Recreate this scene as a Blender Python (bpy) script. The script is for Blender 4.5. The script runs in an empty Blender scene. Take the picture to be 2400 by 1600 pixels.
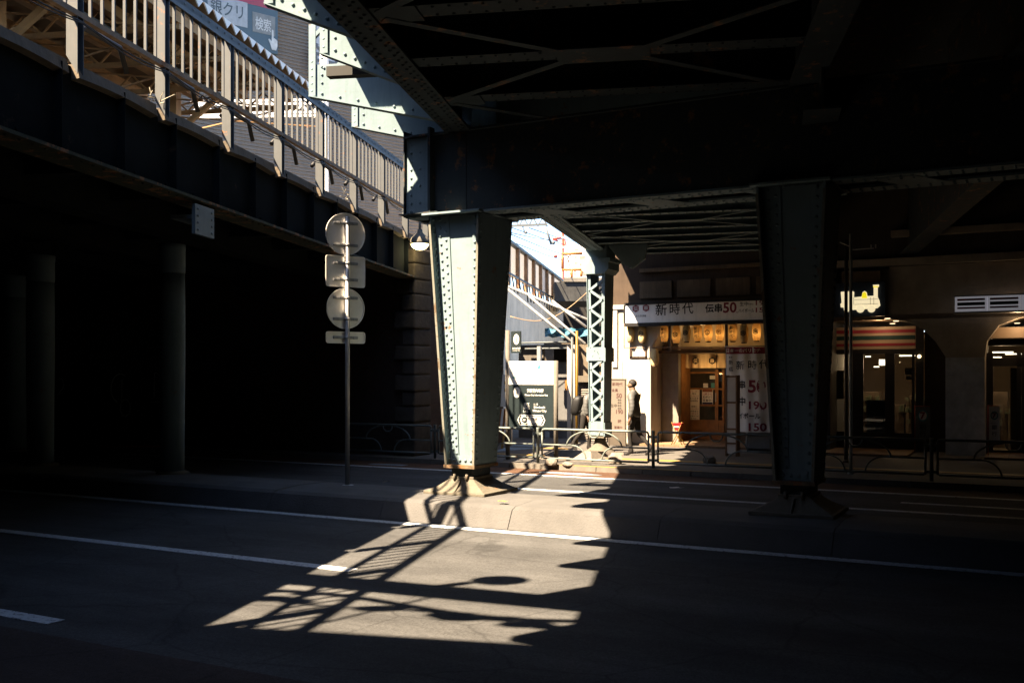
import bpy, bmesh, math, random
from mathutils import Vector, Matrix
random.seed(7)
R = math.radians
scene = bpy.context.scene
COL = scene.collection

# ------------------------------------------------------------------ view
F, HX, HY, H0 = 2333.33, 1200.0, 882.0, 1.95      # 35 mm lens, eye height 1.95 m
TH = {'X': 0.0, 'U': math.atan2(-.4685, .8835), 'V': -math.atan2(.1691, .9856),
      'L': -math.atan2(.1771, .9842), 'S': R(33), 'W': -math.atan2(.252, .968), 'K': R(39.7)}
# frames are plain rotations of the street plan: U along the street, V / L / W along the railway lines

def axes(f):
    t = TH[f]
    return (math.cos(t), math.sin(t)), (-math.sin(t), math.cos(t))

def to_world(f, p):
    ex, ey = axes(f)
    return Vector((p[0]*ex[0]+p[1]*ey[0], p[0]*ex[1]+p[1]*ey[1], p[2]))

def from_world(f, p):
    ex, ey = axes(f)
    return (p[0]*ex[0]+p[1]*ex[1], p[0]*ey[0]+p[1]*ey[1], p[2])

def hit(f, px, py, x=None, y=None, z=None):
    """point on a plane of frame f, found from measurements on the photograph"""
    d = from_world(f, ((px-HX)/F, 1.0, (HY-py)/F))
    if y is not None: t = y/d[1]
    elif x is not None: t = x/d[0]
    else: t = (z-H0)/d[2]
    return (d[0]*t, d[1]*t, H0+d[2]*t)

def ua(px, D):      # along-street coordinate of a pixel column on the plane at distance D
    return hit('U', px, HY, y=D)[0]

def uz(px, py, D):
    return hit('U', px, py, y=D)[2]

# ------------------------------------------------------------------ materials
def lin(c):
    return tuple(c)+(1.0,) if len(c) == 3 else tuple(c)

def mat(name, col, rough=.75, metal=0.0, var=.18, sc=5.0, bump=0.0, bsc=60.0, rust=0.0,
        rustcol=(.17, .075, .03), streak=0.0, col2=None, spec=.3, grime=0.0):
    m = bpy.data.materials.new(name); m.use_nodes = True
    nt = m.node_tree; N = nt.nodes; L = nt.links
    b = N['Principled BSDF']
    b.inputs['Roughness'].default_value = rough
    b.inputs['Metallic'].default_value = metal
    b.inputs['Specular IOR Level'].default_value = spec
    tc = N.new('ShaderNodeTexCoord')
    n1 = N.new('ShaderNodeTexNoise'); n1.inputs['Scale'].default_value = sc; n1.inputs['Detail'].default_value = 8
    n1.inputs['Roughness'].default_value = .62
    L.new(tc.outputs['Object'], n1.inputs['Vector'])
    r1 = N.new('ShaderNodeValToRGB'); r1.color_ramp.elements[0].position = .3; r1.color_ramp.elements[1].position = .7
    c2 = col2 if col2 else tuple(min(1, v*(1+var)) for v in col)
    r1.color_ramp.elements[0].color = lin(tuple(v*(1-var) for v in col)); r1.color_ramp.elements[1].color = lin(c2)
    L.new(n1.outputs['Fac'], r1.inputs['Fac'])
    out = r1.outputs['Color']
    def over(scale, lo, hi, colr, amt, stretch=None):
        nonlocal out
        n = N.new('ShaderNodeTexNoise'); n.inputs['Scale'].default_value = scale; n.inputs['Detail'].default_value = 10
        n.inputs['Roughness'].default_value = .7
        if stretch:
            mp = N.new('ShaderNodeMapping'); mp.inputs['Scale'].default_value = stretch
            L.new(tc.outputs['Object'], mp.inputs['Vector']); L.new(mp.outputs['Vector'], n.inputs['Vector'])
        else:
            L.new(tc.outputs['Object'], n.inputs['Vector'])
        r = N.new('ShaderNodeValToRGB'); r.color_ramp.elements[0].position = lo; r.color_ramp.elements[1].position = hi
        r.color_ramp.elements[0].color = (0, 0, 0, 1); r.color_ramp.elements[1].color = (amt, amt, amt, 1)
        L.new(n.outputs['Fac'], r.inputs['Fac'])
        x = N.new('ShaderNodeMix'); x.data_type = 'RGBA'
        L.new(r.outputs['Color'], x.inputs['Factor']); L.new(out, x.inputs['A'])
        x.inputs['B'].default_value = lin(colr)
        out = x.outputs['Result']
    if grime: over(sc*.45, .45, .7, tuple(v*.45 for v in col), grime)
    if streak: over(3.0, .5, .68, tuple(v*.4 for v in col), streak, (4, 4, .25))
    if rust: over(4.0, .66-rust*.3, .72-rust*.3, rustcol, .9)
    L.new(out, b.inputs['Base Color'])
    if bump:
        n3 = N.new('ShaderNodeTexNoise'); n3.inputs['Scale'].default_value = bsc; n3.inputs['Detail'].default_value = 4
        L.new(tc.outputs['Object'], n3.inputs['Vector'])
        bp = N.new('ShaderNodeBump'); bp.inputs['Strength'].default_value = bump; bp.inputs['Distance'].default_value = .02
        L.new(n3.outputs['Fac'], bp.inputs['Height']); L.new(bp.outputs['Normal'], b.inputs['Normal'])
    return m

def glow(name, col, s):
    m = bpy.data.materials.new(name); m.use_nodes = True
    b = m.node_tree.nodes['Principled BSDF']
    b.inputs['Base Color'].default_value = lin(tuple(v*.6 for v in col))
    b.inputs['Emission Color'].default_value = lin(col); b.inputs['Emission Strength'].default_value = s
    return m

def glass_mat(name):
    m = bpy.data.materials.new(name); m.use_nodes = True
    nt = m.node_tree; nt.nodes.clear()
    o = nt.nodes.new('ShaderNodeOutputMaterial'); mx = nt.nodes.new('ShaderNodeMixShader')
    t = nt.nodes.new('ShaderNodeBsdfTransparent'); g = nt.nodes.new('ShaderNodeBsdfGlossy')
    t.inputs['Color'].default_value = (.82, .85, .84, 1); g.inputs['Roughness'].default_value = .03
    fr = nt.nodes.new('ShaderNodeFresnel'); fr.inputs['IOR'].default_value = 1.45
    nt.links.new(fr.outputs['Fac'], mx.inputs['Fac'])
    nt.links.new(t.outputs['BSDF'], mx.inputs[1]); nt.links.new(g.outputs['BSDF'], mx.inputs[2])
    nt.links.new(mx.outputs['Shader'], o.inputs['Surface'])
    return m

def paper_mat(name, col):
    m = bpy.data.materials.new(name); m.use_nodes = True
    nt = m.node_tree; nt.nodes.clear()
    o = nt.nodes.new('ShaderNodeOutputMaterial'); mx = nt.nodes.new('ShaderNodeMixShader'); mx.inputs['Fac'].default_value = .45
    d = nt.nodes.new('ShaderNodeBsdfDiffuse'); t = nt.nodes.new('ShaderNodeBsdfTranslucent')
    d.inputs['Color'].default_value = lin(col); t.inputs['Color'].default_value = lin(col)
    nt.links.new(d.outputs['BSDF'], mx.inputs[1]); nt.links.new(t.outputs['BSDF'], mx.inputs[2])
    nt.links.new(mx.outputs['Shader'], o.inputs['Surface'])
    return m

def brick_mat(name, c1, c2, mortar, scale, w=.5, h=.25):
    m = mat(name, c1, rough=.9, bump=.5, bsc=30)
    nt = m.node_tree; N = nt.nodes; L = nt.links; b = N['Principled BSDF']
    br = N.new('ShaderNodeTexBrick'); br.inputs['Scale'].default_value = scale
    br.inputs['Color1'].default_value = lin(c1); br.inputs['Color2'].default_value = lin(c2)
    br.inputs['Mortar'].default_value = lin(mortar)
    br.inputs['Brick Width'].default_value = w; br.inputs['Row Height'].default_value = h
    br.inputs['Mortar Size'].default_value = .015
    tc = N.new('ShaderNodeTexCoord'); mp = N.new('ShaderNodeMapping'); mp.inputs['Rotation'].default_value = (R(90), 0, 0)
    L.new(tc.outputs['Object'], mp.inputs['Vector']); L.new(mp.outputs['Vector'], br.inputs['Vector'])
    mix = N.new('ShaderNodeMix'); mix.data_type = 'RGBA'; mix.blend_type = 'MULTIPLY'
    mix.inputs['Factor'].default_value = .6
    n = N.new('ShaderNodeTexNoise'); n.inputs['Scale'].default_value = 3; n.inputs['Detail'].default_value = 6
    L.new(tc.outputs['Object'], n.inputs['Vector'])
    L.new(br.outputs['Color'], mix.inputs['A']); L.new(n.outputs['Fac'], mix.inputs['B'])
    L.new(mix.outputs['Result'], b.inputs['Base Color'])
    return m

def asphalt(name, col, col2):
    m = mat(name, col, rough=.88, var=.12, sc=1.2, bump=.35, bsc=140, col2=col2, spec=.12)
    nt = m.node_tree; N = nt.nodes; L = nt.links; b = N['Principled BSDF']
    src = b.inputs['Base Color'].links[0].from_socket
    tc = N.new('ShaderNodeTexCoord')
    v = N.new('ShaderNodeTexVoronoi'); v.inputs['Scale'].default_value = 70
    L.new(tc.outputs['Object'], v.inputs['Vector'])
    r = N.new('ShaderNodeValToRGB'); r.color_ramp.elements[0].color = (.42, .42, .42, 1); r.color_ramp.elements[1].color = (1.62, 1.62, 1.62, 1)
    L.new(v.outputs['Color'], r.inputs['Fac'])
    x = N.new('ShaderNodeMix'); x.data_type = 'RGBA'; x.blend_type = 'MULTIPLY'; x.inputs['Factor'].default_value = .5
    L.new(src, x.inputs['A']); L.new(r.outputs['Color'], x.inputs['B'])
    # tar seams and oil stains, long and thin
    n = N.new('ShaderNodeTexNoise'); n.inputs['Scale'].default_value = .7; n.inputs['Detail'].default_value = 12; n.inputs['Roughness'].default_value = .75
    mp = N.new('ShaderNodeMapping'); mp.inputs['Scale'].default_value = (.35, 1.6, 1)
    L.new(tc.outputs['Object'], mp.inputs['Vector']); L.new(mp.outputs['Vector'], n.inputs['Vector'])
    r2 = N.new('ShaderNodeValToRGB'); r2.color_ramp.elements[0].position = .35; r2.color_ramp.elements[1].position = .62
    r2.color_ramp.elements[0].color = (.66, .65, .64, 1); r2.color_ramp.elements[1].color = (1.06, 1.05, 1.03, 1)
    L.new(n.outputs['Fac'], r2.inputs['Fac'])
    y = N.new('ShaderNodeMix'); y.data_type = 'RGBA'; y.blend_type = 'MULTIPLY'; y.inputs['Factor'].default_value = 1
    L.new(x.outputs['Result'], y.inputs['A']); L.new(r2.outputs['Color'], y.inputs['B'])
    # long wheel-polished bands, hairline cracks
    n5 = N.new('ShaderNodeTexNoise'); n5.inputs['Scale'].default_value = 1.0; n5.inputs['Detail'].default_value = 3
    mp5 = N.new('ShaderNodeMapping'); mp5.inputs['Scale'].default_value = (.03, 1.5, 1)
    L.new(tc.outputs['Object'], mp5.inputs['Vector']); L.new(mp5.outputs['Vector'], n5.inputs['Vector'])
    r5 = N.new('ShaderNodeValToRGB'); r5.color_ramp.elements[0].position = .35; r5.color_ramp.elements[1].position = .65
    r5.color_ramp.elements[0].color = (.80, .80, .80, 1); r5.color_ramp.elements[1].color = (1.1, 1.1, 1.1, 1)
    L.new(n5.outputs['Fac'], r5.inputs['Fac'])
    z5 = N.new('ShaderNodeMix'); z5.data_type = 'RGBA'; z5.blend_type = 'MULTIPLY'; z5.inputs['Factor'].default_value = 1
    L.new(y.outputs['Result'], z5.inputs['A']); L.new(r5.outputs['Color'], z5.inputs['B'])
    n6 = N.new('ShaderNodeTexNoise'); n6.inputs['Scale'].default_value = 2.2; n6.inputs['Detail'].default_value = 6
    L.new(tc.outputs['Object'], n6.inputs['Vector'])
    mx6 = N.new('ShaderNodeMix'); mx6.data_type = 'RGBA'; mx6.inputs['Factor'].default_value = .16
    L.new(tc.outputs['Object'], mx6.inputs['A']); L.new(n6.outputs['Color'], mx6.inputs['B'])
    v6 = N.new('ShaderNodeTexVoronoi'); v6.feature = 'DISTANCE_TO_EDGE'; v6.inputs['Scale'].default_value = .75
    L.new(mx6.outputs['Result'], v6.inputs['Vector'])
    r6 = N.new('ShaderNodeValToRGB'); r6.color_ramp.elements[0].position = .0; r6.color_ramp.elements[1].position = .012
    r6.color_ramp.elements[0].color = (.55, .55, .55, 1); r6.color_ramp.elements[1].color = (1, 1, 1, 1)
    L.new(v6.outputs['Distance'], r6.inputs['Fac'])
    z6 = N.new('ShaderNodeMix'); z6.data_type = 'RGBA'; z6.blend_type = 'MULTIPLY'; z6.inputs['Factor'].default_value = .7
    L.new(z5.outputs['Result'], z6.inputs['A']); L.new(r6.outputs['Color'], z6.inputs['B'])
    L.new(z6.outputs['Result'], b.inputs['Base Color'])
    return m

def worn_line(name, col, under):
    m = mat(name, col, rough=.7, var=.08, sc=3)
    nt = m.node_tree; N = nt.nodes; L = nt.links; b = N['Principled BSDF']
    src = b.inputs['Base Color'].links[0].from_socket
    tc = N.new('ShaderNodeTexCoord')
    n = N.new('ShaderNodeTexNoise'); n.inputs['Scale'].default_value = 22; n.inputs['Detail'].default_value = 8; n.inputs['Roughness'].default_value = .7
    L.new(tc.outputs['Object'], n.inputs['Vector'])
    r = N.new('ShaderNodeValToRGB'); r.color_ramp.elements[0].position = .53; r.color_ramp.elements[1].position = .64
    L.new(n.outputs['Fac'], r.inputs['Fac'])
    x = N.new('ShaderNodeMix'); x.data_type = 'RGBA'
    L.new(r.outputs['Color'], x.inputs['Factor']); L.new(src, x.inputs['A']); x.inputs['B'].default_value = lin(under)
    L.new(x.outputs['Result'], b.inputs['Base Color'])
    return m

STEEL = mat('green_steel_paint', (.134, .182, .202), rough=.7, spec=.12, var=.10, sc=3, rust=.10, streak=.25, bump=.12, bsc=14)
STEELD = mat('green_steel_shaded', (.022, .030, .034), rough=.8, var=.2, sc=3, rust=.3, streak=.2, bump=.15, bsc=20)  # darker copy of the green paint, with the underside shade put into its colour
STEELSHADE = mat('shade_black_steel', (.007, .0085, .009), rough=1.0, spec=.04, var=.35, sc=2, rust=.12, rustcol=(.05, .03, .018), bump=.12, bsc=14)  # near-black base colour stands in for deep shade under the left viaduct
EDGE = mat('worn_painted_edge', (.13, .13, .11), rough=.8, var=.2, sc=4, rust=.38, rustcol=(.075, .045, .022), bump=.2)
RUSTY = mat('rusty_steel_edge', (.10, .07, .042), rough=.85, var=.4, sc=14, rust=.5, bump=.3)
CAST = mat('cast_iron_tan_paint', (.088, .078, .060), rough=.85, var=.25, sc=6, rust=.1, bump=.4, bsc=30)
WHITEP = mat('white_fence_paint', (.060, .064, .066), rough=.6, var=.08, sc=8, rust=.12, streak=.2)
GREYP = mat('grey_rail_paint', (.075, .085, .09), rough=.6, var=.12, sc=8, rust=.15)
BROWNP = mat('brown_platform_steel', (.26, .15, .065), rough=.7, var=.25, sc=3, rust=.2)
CONC = mat('concrete', (.135, .122, .104), rough=.92, var=.18, sc=2.5, bump=.3, bsc=30, streak=.5, grime=.4)
CONCB = mat('brown_weathered_concrete', (.10, .08, .058), rough=.92, var=.25, sc=3, bump=.35, bsc=30, streak=.4)
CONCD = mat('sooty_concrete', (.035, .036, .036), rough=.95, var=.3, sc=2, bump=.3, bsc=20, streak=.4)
ISLE = mat('island_concrete', (.070, .068, .067), rough=.92, var=.16, sc=2.2, bump=.5, bsc=45, grime=.25)
PAVE = mat('pavement_asphalt', (.072, .066, .060), rough=.9, var=.22, sc=1.6, bump=.35, bsc=90, grime=.3)
KERB = mat('kerb_stone', (.095, .085, .072), rough=.9, var=.2, sc=4, bump=.3)
ROADM = asphalt('road_asphalt', (.052, .053, .055), (.066, .067, .069))
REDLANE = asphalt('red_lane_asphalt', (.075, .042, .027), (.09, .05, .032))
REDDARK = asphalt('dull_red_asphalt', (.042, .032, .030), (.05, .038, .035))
LINEW = worn_line('white_road_paint', (.40, .42, .44), (.07, .07, .07))
LINEY = worn_line('yellow_road_paint', (.22, .13, .025), (.08, .065, .05))
LINEB = worn_line('pale_blue_road_paint', (.14, .19, .23), (.07, .06, .055))
GALV = mat('galvanised_steel', (.30, .30, .295), rough=.42, metal=.5, var=.12, sc=10)
SIGNBACK = mat('grey_sign_back', (.78, .73, .66), rough=.5, metal=.75, var=.1, sc=5, grime=.25)
RAILP = mat('guardrail_paint', (.11, .125, .115), rough=.5, var=.1, sc=8, rust=.18)
BLACKP = mat('black_rubber', (.005, .005, .0055), rough=.6, var=.2)
DARKP = mat('dark_board', (.010, .016, .018), rough=.45, var=.15)
TEAL = mat('teal_ink', (.05, .20, .21), rough=.5, var=.05)
PALE = mat('pale_board', (.52, .51, .47), rough=.5, var=.05)
WHITEB = mat('white_board', (.62, .60, .56), rough=.5, var=.05)
INK = mat('black_ink', (.012, .011, .011), rough=.5, var=.05)
REDINK = mat('dark_red_ink', (.20, .018, .03), rough=.5, var=.05)
CREAM = mat('cream_plaster', (.34, .28, .19), rough=.8, var=.1, sc=4, bump=.1)
PLASTER = mat('white_plaster', (.34, .31, .27), rough=.85, var=.06, sc=3, bump=.12, streak=.15)
WOOD = mat('door_wood', (.24, .11, .035), rough=.55, var=.3, sc=6, bump=.1)
WOODD = mat('dark_wood', (.05, .03, .017), rough=.7, var=.3, sc=5)
CLOTH = mat('cream_cloth', (.56, .43, .26), rough=.9, var=.06, sc=10)
CANVAS = mat('white_banner_cloth', (.66, .62, .55), rough=.85, var=.06, sc=5)
GLASS = glass_mat('window_glass')
PAPERL = mat('lantern_paper', (.52, .40, .20), rough=.8, var=.1, sc=12)
DARKIN = mat('dark_interior', (.02, .018, .016), rough=.9)
TILE = brick_mat('orange_floor_tiles', (.24, .15, .08), (.20, .125, .07), (.07, .05, .035), 2.2, .9, .45)
BRICK = brick_mat('sooty_brick', (.07, .04, .03), (.05, .032, .026), (.045, .042, .038), 4.2)
CORR = mat('ribbed_siding', (.15, .132, .115), rough=.7, var=.1, sc=2, streak=.25)
ORANGE = mat('orange_paint', (.20, .075, .015), rough=.5)
REDP = mat('red_paint', (.22, .03, .018), rough=.5)
REDPLASTIC = mat('red_plastic', (.42, .015, .02), rough=.35)
YELP = mat('yellow_paint', (.16, .09, .012), rough=.5)
BLUET = mat('blue_tarpaulin', (.03, .10, .14), rough=.6, var=.3, sc=3, bump=.4, bsc=6)
STONE = mat('pale_stone', (.14, .12, .10), rough=.95, var=.25, sc=5, bump=.6, bsc=14)
LEAFM = mat('fallen_leaf', (.30, .26, .03), rough=.8)
SKIN = mat('skin', (.12, .07, .045), rough=.6, var=.05)
HAIR = mat('dark_hair', (.012, .009, .008), rough=.7, var=.2, sc=30)
TROUSER = mat('dark_trousers', (.013, .011, .010), rough=.9, var=.2, sc=15)
JACKET = mat('grey_puffer_fabric', (.065, .064, .062), rough=.55, var=.12, sc=12)
SHOE = mat('black_shoes', (.014, .012, .012), rough=.6)

# ------------------------------------------------------------------ mesh builder
ORG = {}
_TX = {}
def glyphs(body, bold=0.0):
    k = (body, bold)
    if k not in _TX:
        c = bpy.data.curves.new('lettering_outline', 'FONT'); c.body = body; c.size = 1.0
        c.align_x = 'CENTER'; c.align_y = 'CENTER'; c.offset = bold; c.resolution_u = 3
        o = bpy.data.objects.new('lettering_outline', c); COL.objects.link(o)
        bpy.context.view_layer.update()
        m = bpy.data.meshes.new_from_object(o.evaluated_get(bpy.context.evaluated_depsgraph_get()))
        vs = [(v.co.x, v.co.y) for v in m.vertices]; fs = [tuple(p.vertices) for p in m.polygons]
        bpy.data.objects.remove(o); bpy.data.curves.remove(c); bpy.data.meshes.remove(m)
        if vs:
            xs = [v[0] for v in vs]; ys = [v[1] for v in vs]
            cx, cy = (min(xs)+max(xs))/2, (min(ys)+max(ys))/2
            vs = [(x-cx, y-cy) for x, y in vs]
            w, h = max(xs)-min(xs), max(ys)-min(ys)
        else: w = h = 1
        _TX[k] = (vs, fs, w, h)
    return _TX[k]

class MB:
    def __init__(s, frame='U'):
        s.f = frame; s.v = []; s.p = []; s.mi = []; s.cur = 0; s.smooth = []
        s.sm = False
    def add(s, vs, fs):
        b = len(s.v); s.v += [tuple(q) for q in vs]
        for f in fs:
            s.p.append(tuple(b+i for i in f)); s.mi.append(s.cur); s.smooth.append(s.sm)
        return s
    def box(s, x0, x1, y0, y1, z0, z1):
        if x0 > x1: x0, x1 = x1, x0
        if y0 > y1: y0, y1 = y1, y0
        if z0 > z1: z0, z1 = z1, z0
        return s.hexa([(x0,y0,z0),(x1,y0,z0),(x1,y1,z0),(x0,y1,z0),(x0,y0,z1),(x1,y0,z1),(x1,y1,z1),(x0,y1,z1)])
    def hexa(s, q):
        return s.add(q, [(0,3,2,1),(4,5,6,7),(0,1,5,4),(1,2,6,5),(2,3,7,6),(3,0,4,7)])
    def prism(s, poly, ax, t0, t1):
        n = len(poly)
        mk = {'y': lambda a, b, t: (a, t, b), 'x': lambda a, b, t: (t, a, b), 'z': lambda a, b, t: (a, b, t)}[ax]
        vs = [mk(a, b, t0) for a, b in poly]+[mk(a, b, t1) for a, b in poly]
        fs = [tuple(range(n)), tuple(range(2*n-1, n-1, -1))]
        fs += [(i, (i+1) % n, n+(i+1) % n, n+i) for i in range(n)]
        return s.add(vs, fs)
    def tube(s, pts, r, n=8, r1=None):
        pts = [Vector(p) for p in pts]; m = len(pts); rings = []
        sm = s.sm; s.sm = True
        ref = None
        for i, p in enumerate(pts):
            d = (pts[min(i+1, m-1)]-pts[max(i-1, 0)]).normalized()
            if ref is None:
                ref = Vector((0, 0, 1)) if abs(d.z) < .9 else Vector((1, 0, 0))
            a = d.cross(ref).normalized(); b = a.cross(d).normalized(); ref = b
            rr = r if r1 is None else r+(r1-r)*i/(m-1)
            rings.append([p+a*(rr*math.cos(2*math.pi*k/n))+b*(rr*math.sin(2*math.pi*k/n)) for k in range(n)])
        vs = [q for g in rings for q in g]
        fs = [(i*n+k, i*n+(k+1) % n, (i+1)*n+(k+1) % n, (i+1)*n+k) for i in range(m-1) for k in range(n)]
        s.add(vs, fs); s.sm = False
        b0 = len(s.v)-len(vs)
        s.p.append(tuple(b0+k for k in range(n))[::-1]); s.mi.append(s.cur); s.smooth.append(False)
        s.p.append(tuple(b0+(m-1)*n+k for k in range(n))); s.mi.append(s.cur); s.smooth.append(False)
        s.sm = sm
        return s
    def rod(s, p, q, r, n=8): return s.tube([p, q], r, n)
    def beam(s, p, q, w, h):
        """bar of square section w (across) x h (vertical)"""
        p, q = Vector(p), Vector(q); d = (q-p).normalized()
        up = Vector((0, 0, 1)) if abs(d.z) < .95 else Vector((0, 1, 0))
        a = d.cross(up).normalized()*(w/2); b = a.cross(d).normalized()*(h/2)
        vs = [p-a-b, p+a-b, p+a+b, p-a+b, q-a-b, q+a-b, q+a+b, q-a+b]
        return s.add(vs, [(0,3,2,1),(4,5,6,7),(0,1,5,4),(1,2,6,5),(2,3,7,6),(3,0,4,7)])
    def lathe(s, c, prof, n=16, sx=1, sy=1):
        sm = s.sm; s.sm = True
        vs = []
        for r, z in prof:
            vs += [(c[0]+sx*r*math.cos(2*math.pi*k/n), c[1]+sy*r*math.sin(2*math.pi*k/n), c[2]+z) for k in range(n)]
        m = len(prof)
        fs = [(i*n+k, i*n+(k+1) % n, (i+1)*n+(k+1) % n, (i+1)*n+k) for i in range(m-1) for k in range(n)]
        fs += [tuple(range(n))[::-1], tuple((m-1)*n+k for k in range(n))]
        s.add(vs, fs); s.sm = sm
        return s
    def ball(s, c, r, n=10, m=7, sc=(1, 1, 1)):
        prof = [(max(.001, r*math.sin(math.pi*i/(m-1))), -r*math.cos(math.pi*i/(m-1))*sc[2]) for i in range(m)]
        return s.lathe(c, prof, n, sc[0], sc[1])
    def rivet(s, c, nrm, r=.024):
        nrm = Vector(nrm).normalized(); c = Vector(c)
        ref = Vector((0, 0, 1)) if abs(nrm.z) < .9 else Vector((1, 0, 0))
        a = nrm.cross(ref).normalized(); b = nrm.cross(a)
        vs = []
        for rr, hh in ((r, 0), (r*.8, r*.55)):
            vs += [c+a*(rr*math.cos(k*math.pi/3))+b*(rr*math.sin(k*math.pi/3))+nrm*hh for k in range(6)]
        vs.append(c+nrm*(r*.8))
        fs = [(k, (k+1) % 6, 6+(k+1) % 6, 6+k) for k in range(6)]+[(6+k, 6+(k+1) % 6, 12) for k in range(6)]
        sm = s.sm; s.sm = True; s.add(vs, fs); s.sm = sm
        return s
    def text(s, body, fn, size, bold=0.0, width=None):
        """fn maps (x, y) of the lettering to a point"""
        vs, fs, w, h = glyphs(body, bold)
        k = size; kx = (width/w) if width else size
        s.add([fn(x*kx, y*k) for x, y in vs], fs)
        return s
    def disc(s, fn, r, n=24, ry=None, r_in=None):
        ry = ry or r
        o = [fn(r*math.cos(2*math.pi*i/n), ry*math.sin(2*math.pi*i/n)) for i in range(n)]
        if r_in is None: return s.add(o, [tuple(range(n))])
        q = r_in/r
        i_ = [fn(r_in*math.cos(2*math.pi*i/n), ry*q*math.sin(2*math.pi*i/n)) for i in range(n)]
        return s.add(o+i_, [(i, (i+1) % n, n+(i+1) % n, n+i) for i in range(n)])
    def build(s, name, mats, parent=None, bevel=0.0, orient=True, **props):
        f = s.f
        if parent is not None: org = ORG[parent.name][1]
        else: org = props.pop('origin', (0, 0, 0))
        me = bpy.data.meshes.new(name)
        me.from_pydata([(x-org[0], y-org[1], z-org[2]) for x, y, z in s.v], [], s.p)
        if not isinstance(mats, (list, tuple)): mats = [mats]
        for m in mats: me.materials.append(m)
        me.polygons.foreach_set('material_index', s.mi)
        me.polygons.foreach_set('use_smooth', s.smooth)
        if orient:
            bm = bmesh.new(); bm.from_mesh(me); bmesh.ops.recalc_face_normals(bm, faces=bm.faces); bm.to_mesh(me); bm.free()
        me.update()
        o = bpy.data.objects.new(name, me); COL.objects.link(o)
        if parent is not None:
            o.parent = parent
        else:
            o.location = to_world(f, org); o.rotation_euler = (0, 0, TH[f])
        ORG[o.name] = (f, org)
        if bevel:
            b = o.modifiers.new('soft_edges', 'BEVEL'); b.width = bevel; b.segments = 2; b.limit_method = 'ANGLE'; b.angle_limit = R(50)
        for k, v in props.items(): o[k] = v
        return o

def thing(name, label, cat, frame, org, group=None):
    o = bpy.data.objects.new(name, None); COL.objects.link(o)
    o.empty_display_size = .2
    o.location = to_world(frame, org); o.rotation_euler = (0, 0, TH[frame])
    o['label'] = label; o['category'] = cat
    if group: o['group'] = group
    ORG[o.name] = (frame, org)
    return o

def copy_thing(src, shift, label=None):
    """a copy of a thing with its parts and sub-parts, moved by a world vector"""
    r = src.copy(); COL.objects.link(r); r.location = src.location+Vector(shift)
    if label: r['label'] = label
    ORG[r.name] = ORG[src.name]
    for ch in list(src.children):
        c = ch.copy(); COL.objects.link(c); c.parent = r
        for g in ch.children:
            d = g.copy(); COL.objects.link(d); d.parent = c
    return r

# ------------------------------------------------------------------ camera, sun, sky
cam = bpy.data.cameras.new('camera'); cam.lens = 35; cam.sensor_width = 36
cam.shift_y = 82/2400; cam.clip_end = 2000; cam.clip_start = .05
co = bpy.data.objects.new('camera', cam); COL.objects.link(co)
co.location = (0, 0, H0); co.rotation_euler = (R(90), 0, 0); scene.camera = co

ELEV = math.atan2(1.0, .763)
travel = Vector((.789*math.cos(ELEV), .614*math.cos(ELEV), -math.sin(ELEV)))
sl = bpy.data.lights.new('sun', 'SUN'); sl.energy = 5.0; sl.angle = R(.5); sl.color = (1.0, .79, .55)
so = bpy.data.objects.new('sun', sl); COL.objects.link(so)
so.rotation_euler = travel.to_track_quat('-Z', 'Y').to_euler(); so.location = (-20, -20, 40)
w = bpy.data.worlds.new('World'); scene.world = w; w.use_nodes = True
wn = w.node_tree
sky = wn.nodes.new('ShaderNodeTexSky'); sky.sky_type = 'NISHITA'; sky.sun_disc = False
sky.sun_elevation = ELEV; sky.sun_rotation = math.atan2(-.789, -.614) % (2*math.pi)
sky.air_density = .85; sky.dust_density = .6; sky.ozone_density = 2.5
bg = wn.nodes['Background']; bg.inputs['Strength'].default_value = .062
wn.links.new(sky.outputs['Color'], bg.inputs['Color'])
vs = scene.view_settings
scene.display_settings.display_device = 'sRGB'
vs.view_transform = 'Standard'; vs.look = 'None'; vs.exposure = 3.15; vs.gamma = 1.0
scene.render.engine = 'CYCLES'
scene.cycles.max_bounces = 8; scene.cycles.diffuse_bounces = 4; scene.cycles.glossy_bounces = 3
scene.cycles.transparent_max_bounces = 12
scene.cycles.caustics_reflective = False; scene.cycles.caustics_refractive = False
scene.cycles.sample_clamp_indirect = 6.0
scene.cycles.use_denoising = True

# ================================================================== SETTING
def structure(mb, name, m, origin=(0, 0, 0)):
    return mb.build(name, m, None, kind='structure', origin=origin)

KD, PH = 18.75, .10            # far kerb line, pavement height
m = MB('U'); m.box(-260, 260, -120, 400, -.5, 0); structure(m, 'road', ROADM)
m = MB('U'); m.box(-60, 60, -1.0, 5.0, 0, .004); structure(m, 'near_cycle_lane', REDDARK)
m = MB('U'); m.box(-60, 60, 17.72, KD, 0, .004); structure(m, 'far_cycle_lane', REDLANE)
m = MB('U'); m.box(-60, 60, -12, -1.0, -.02, .12); structure(m, 'near_pavement', PAVE)
m = MB('U')
m.prism([(KD+.16, 0), (KD+.16, PH), (60, PH), (60, 0)], 'x', -60, 60)
structure(m, 'far_pavement', PAVE)
m = MB('U')                                                     # kerb stones
a = -40.0
while a < 30:
    m.prism([(KD, -.01), (KD+.02, PH+.006), (KD+.16, PH+.006), (KD+.16, -.01)], 'x', a, a+.985); a += 1.0
structure(m, 'kerb', KERB)
m = MB('U')                                                     # raised island that carries the columns
a = -46.0; k = 0
rnd = random.Random(3)
while a < 34:
    e = rnd.uniform(-.003, .003); h = .27+rnd.uniform(-.003, .003)
    m.prism([(11.2+e, 0), (11.27+e, .13), (11.33+e, .235), (11.43, h), (11.95, h+.025), (12.6, h+.01), (12.72, .22), (12.76, 0)], 'x', a, a+1.992)
    a += 2.0
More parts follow.
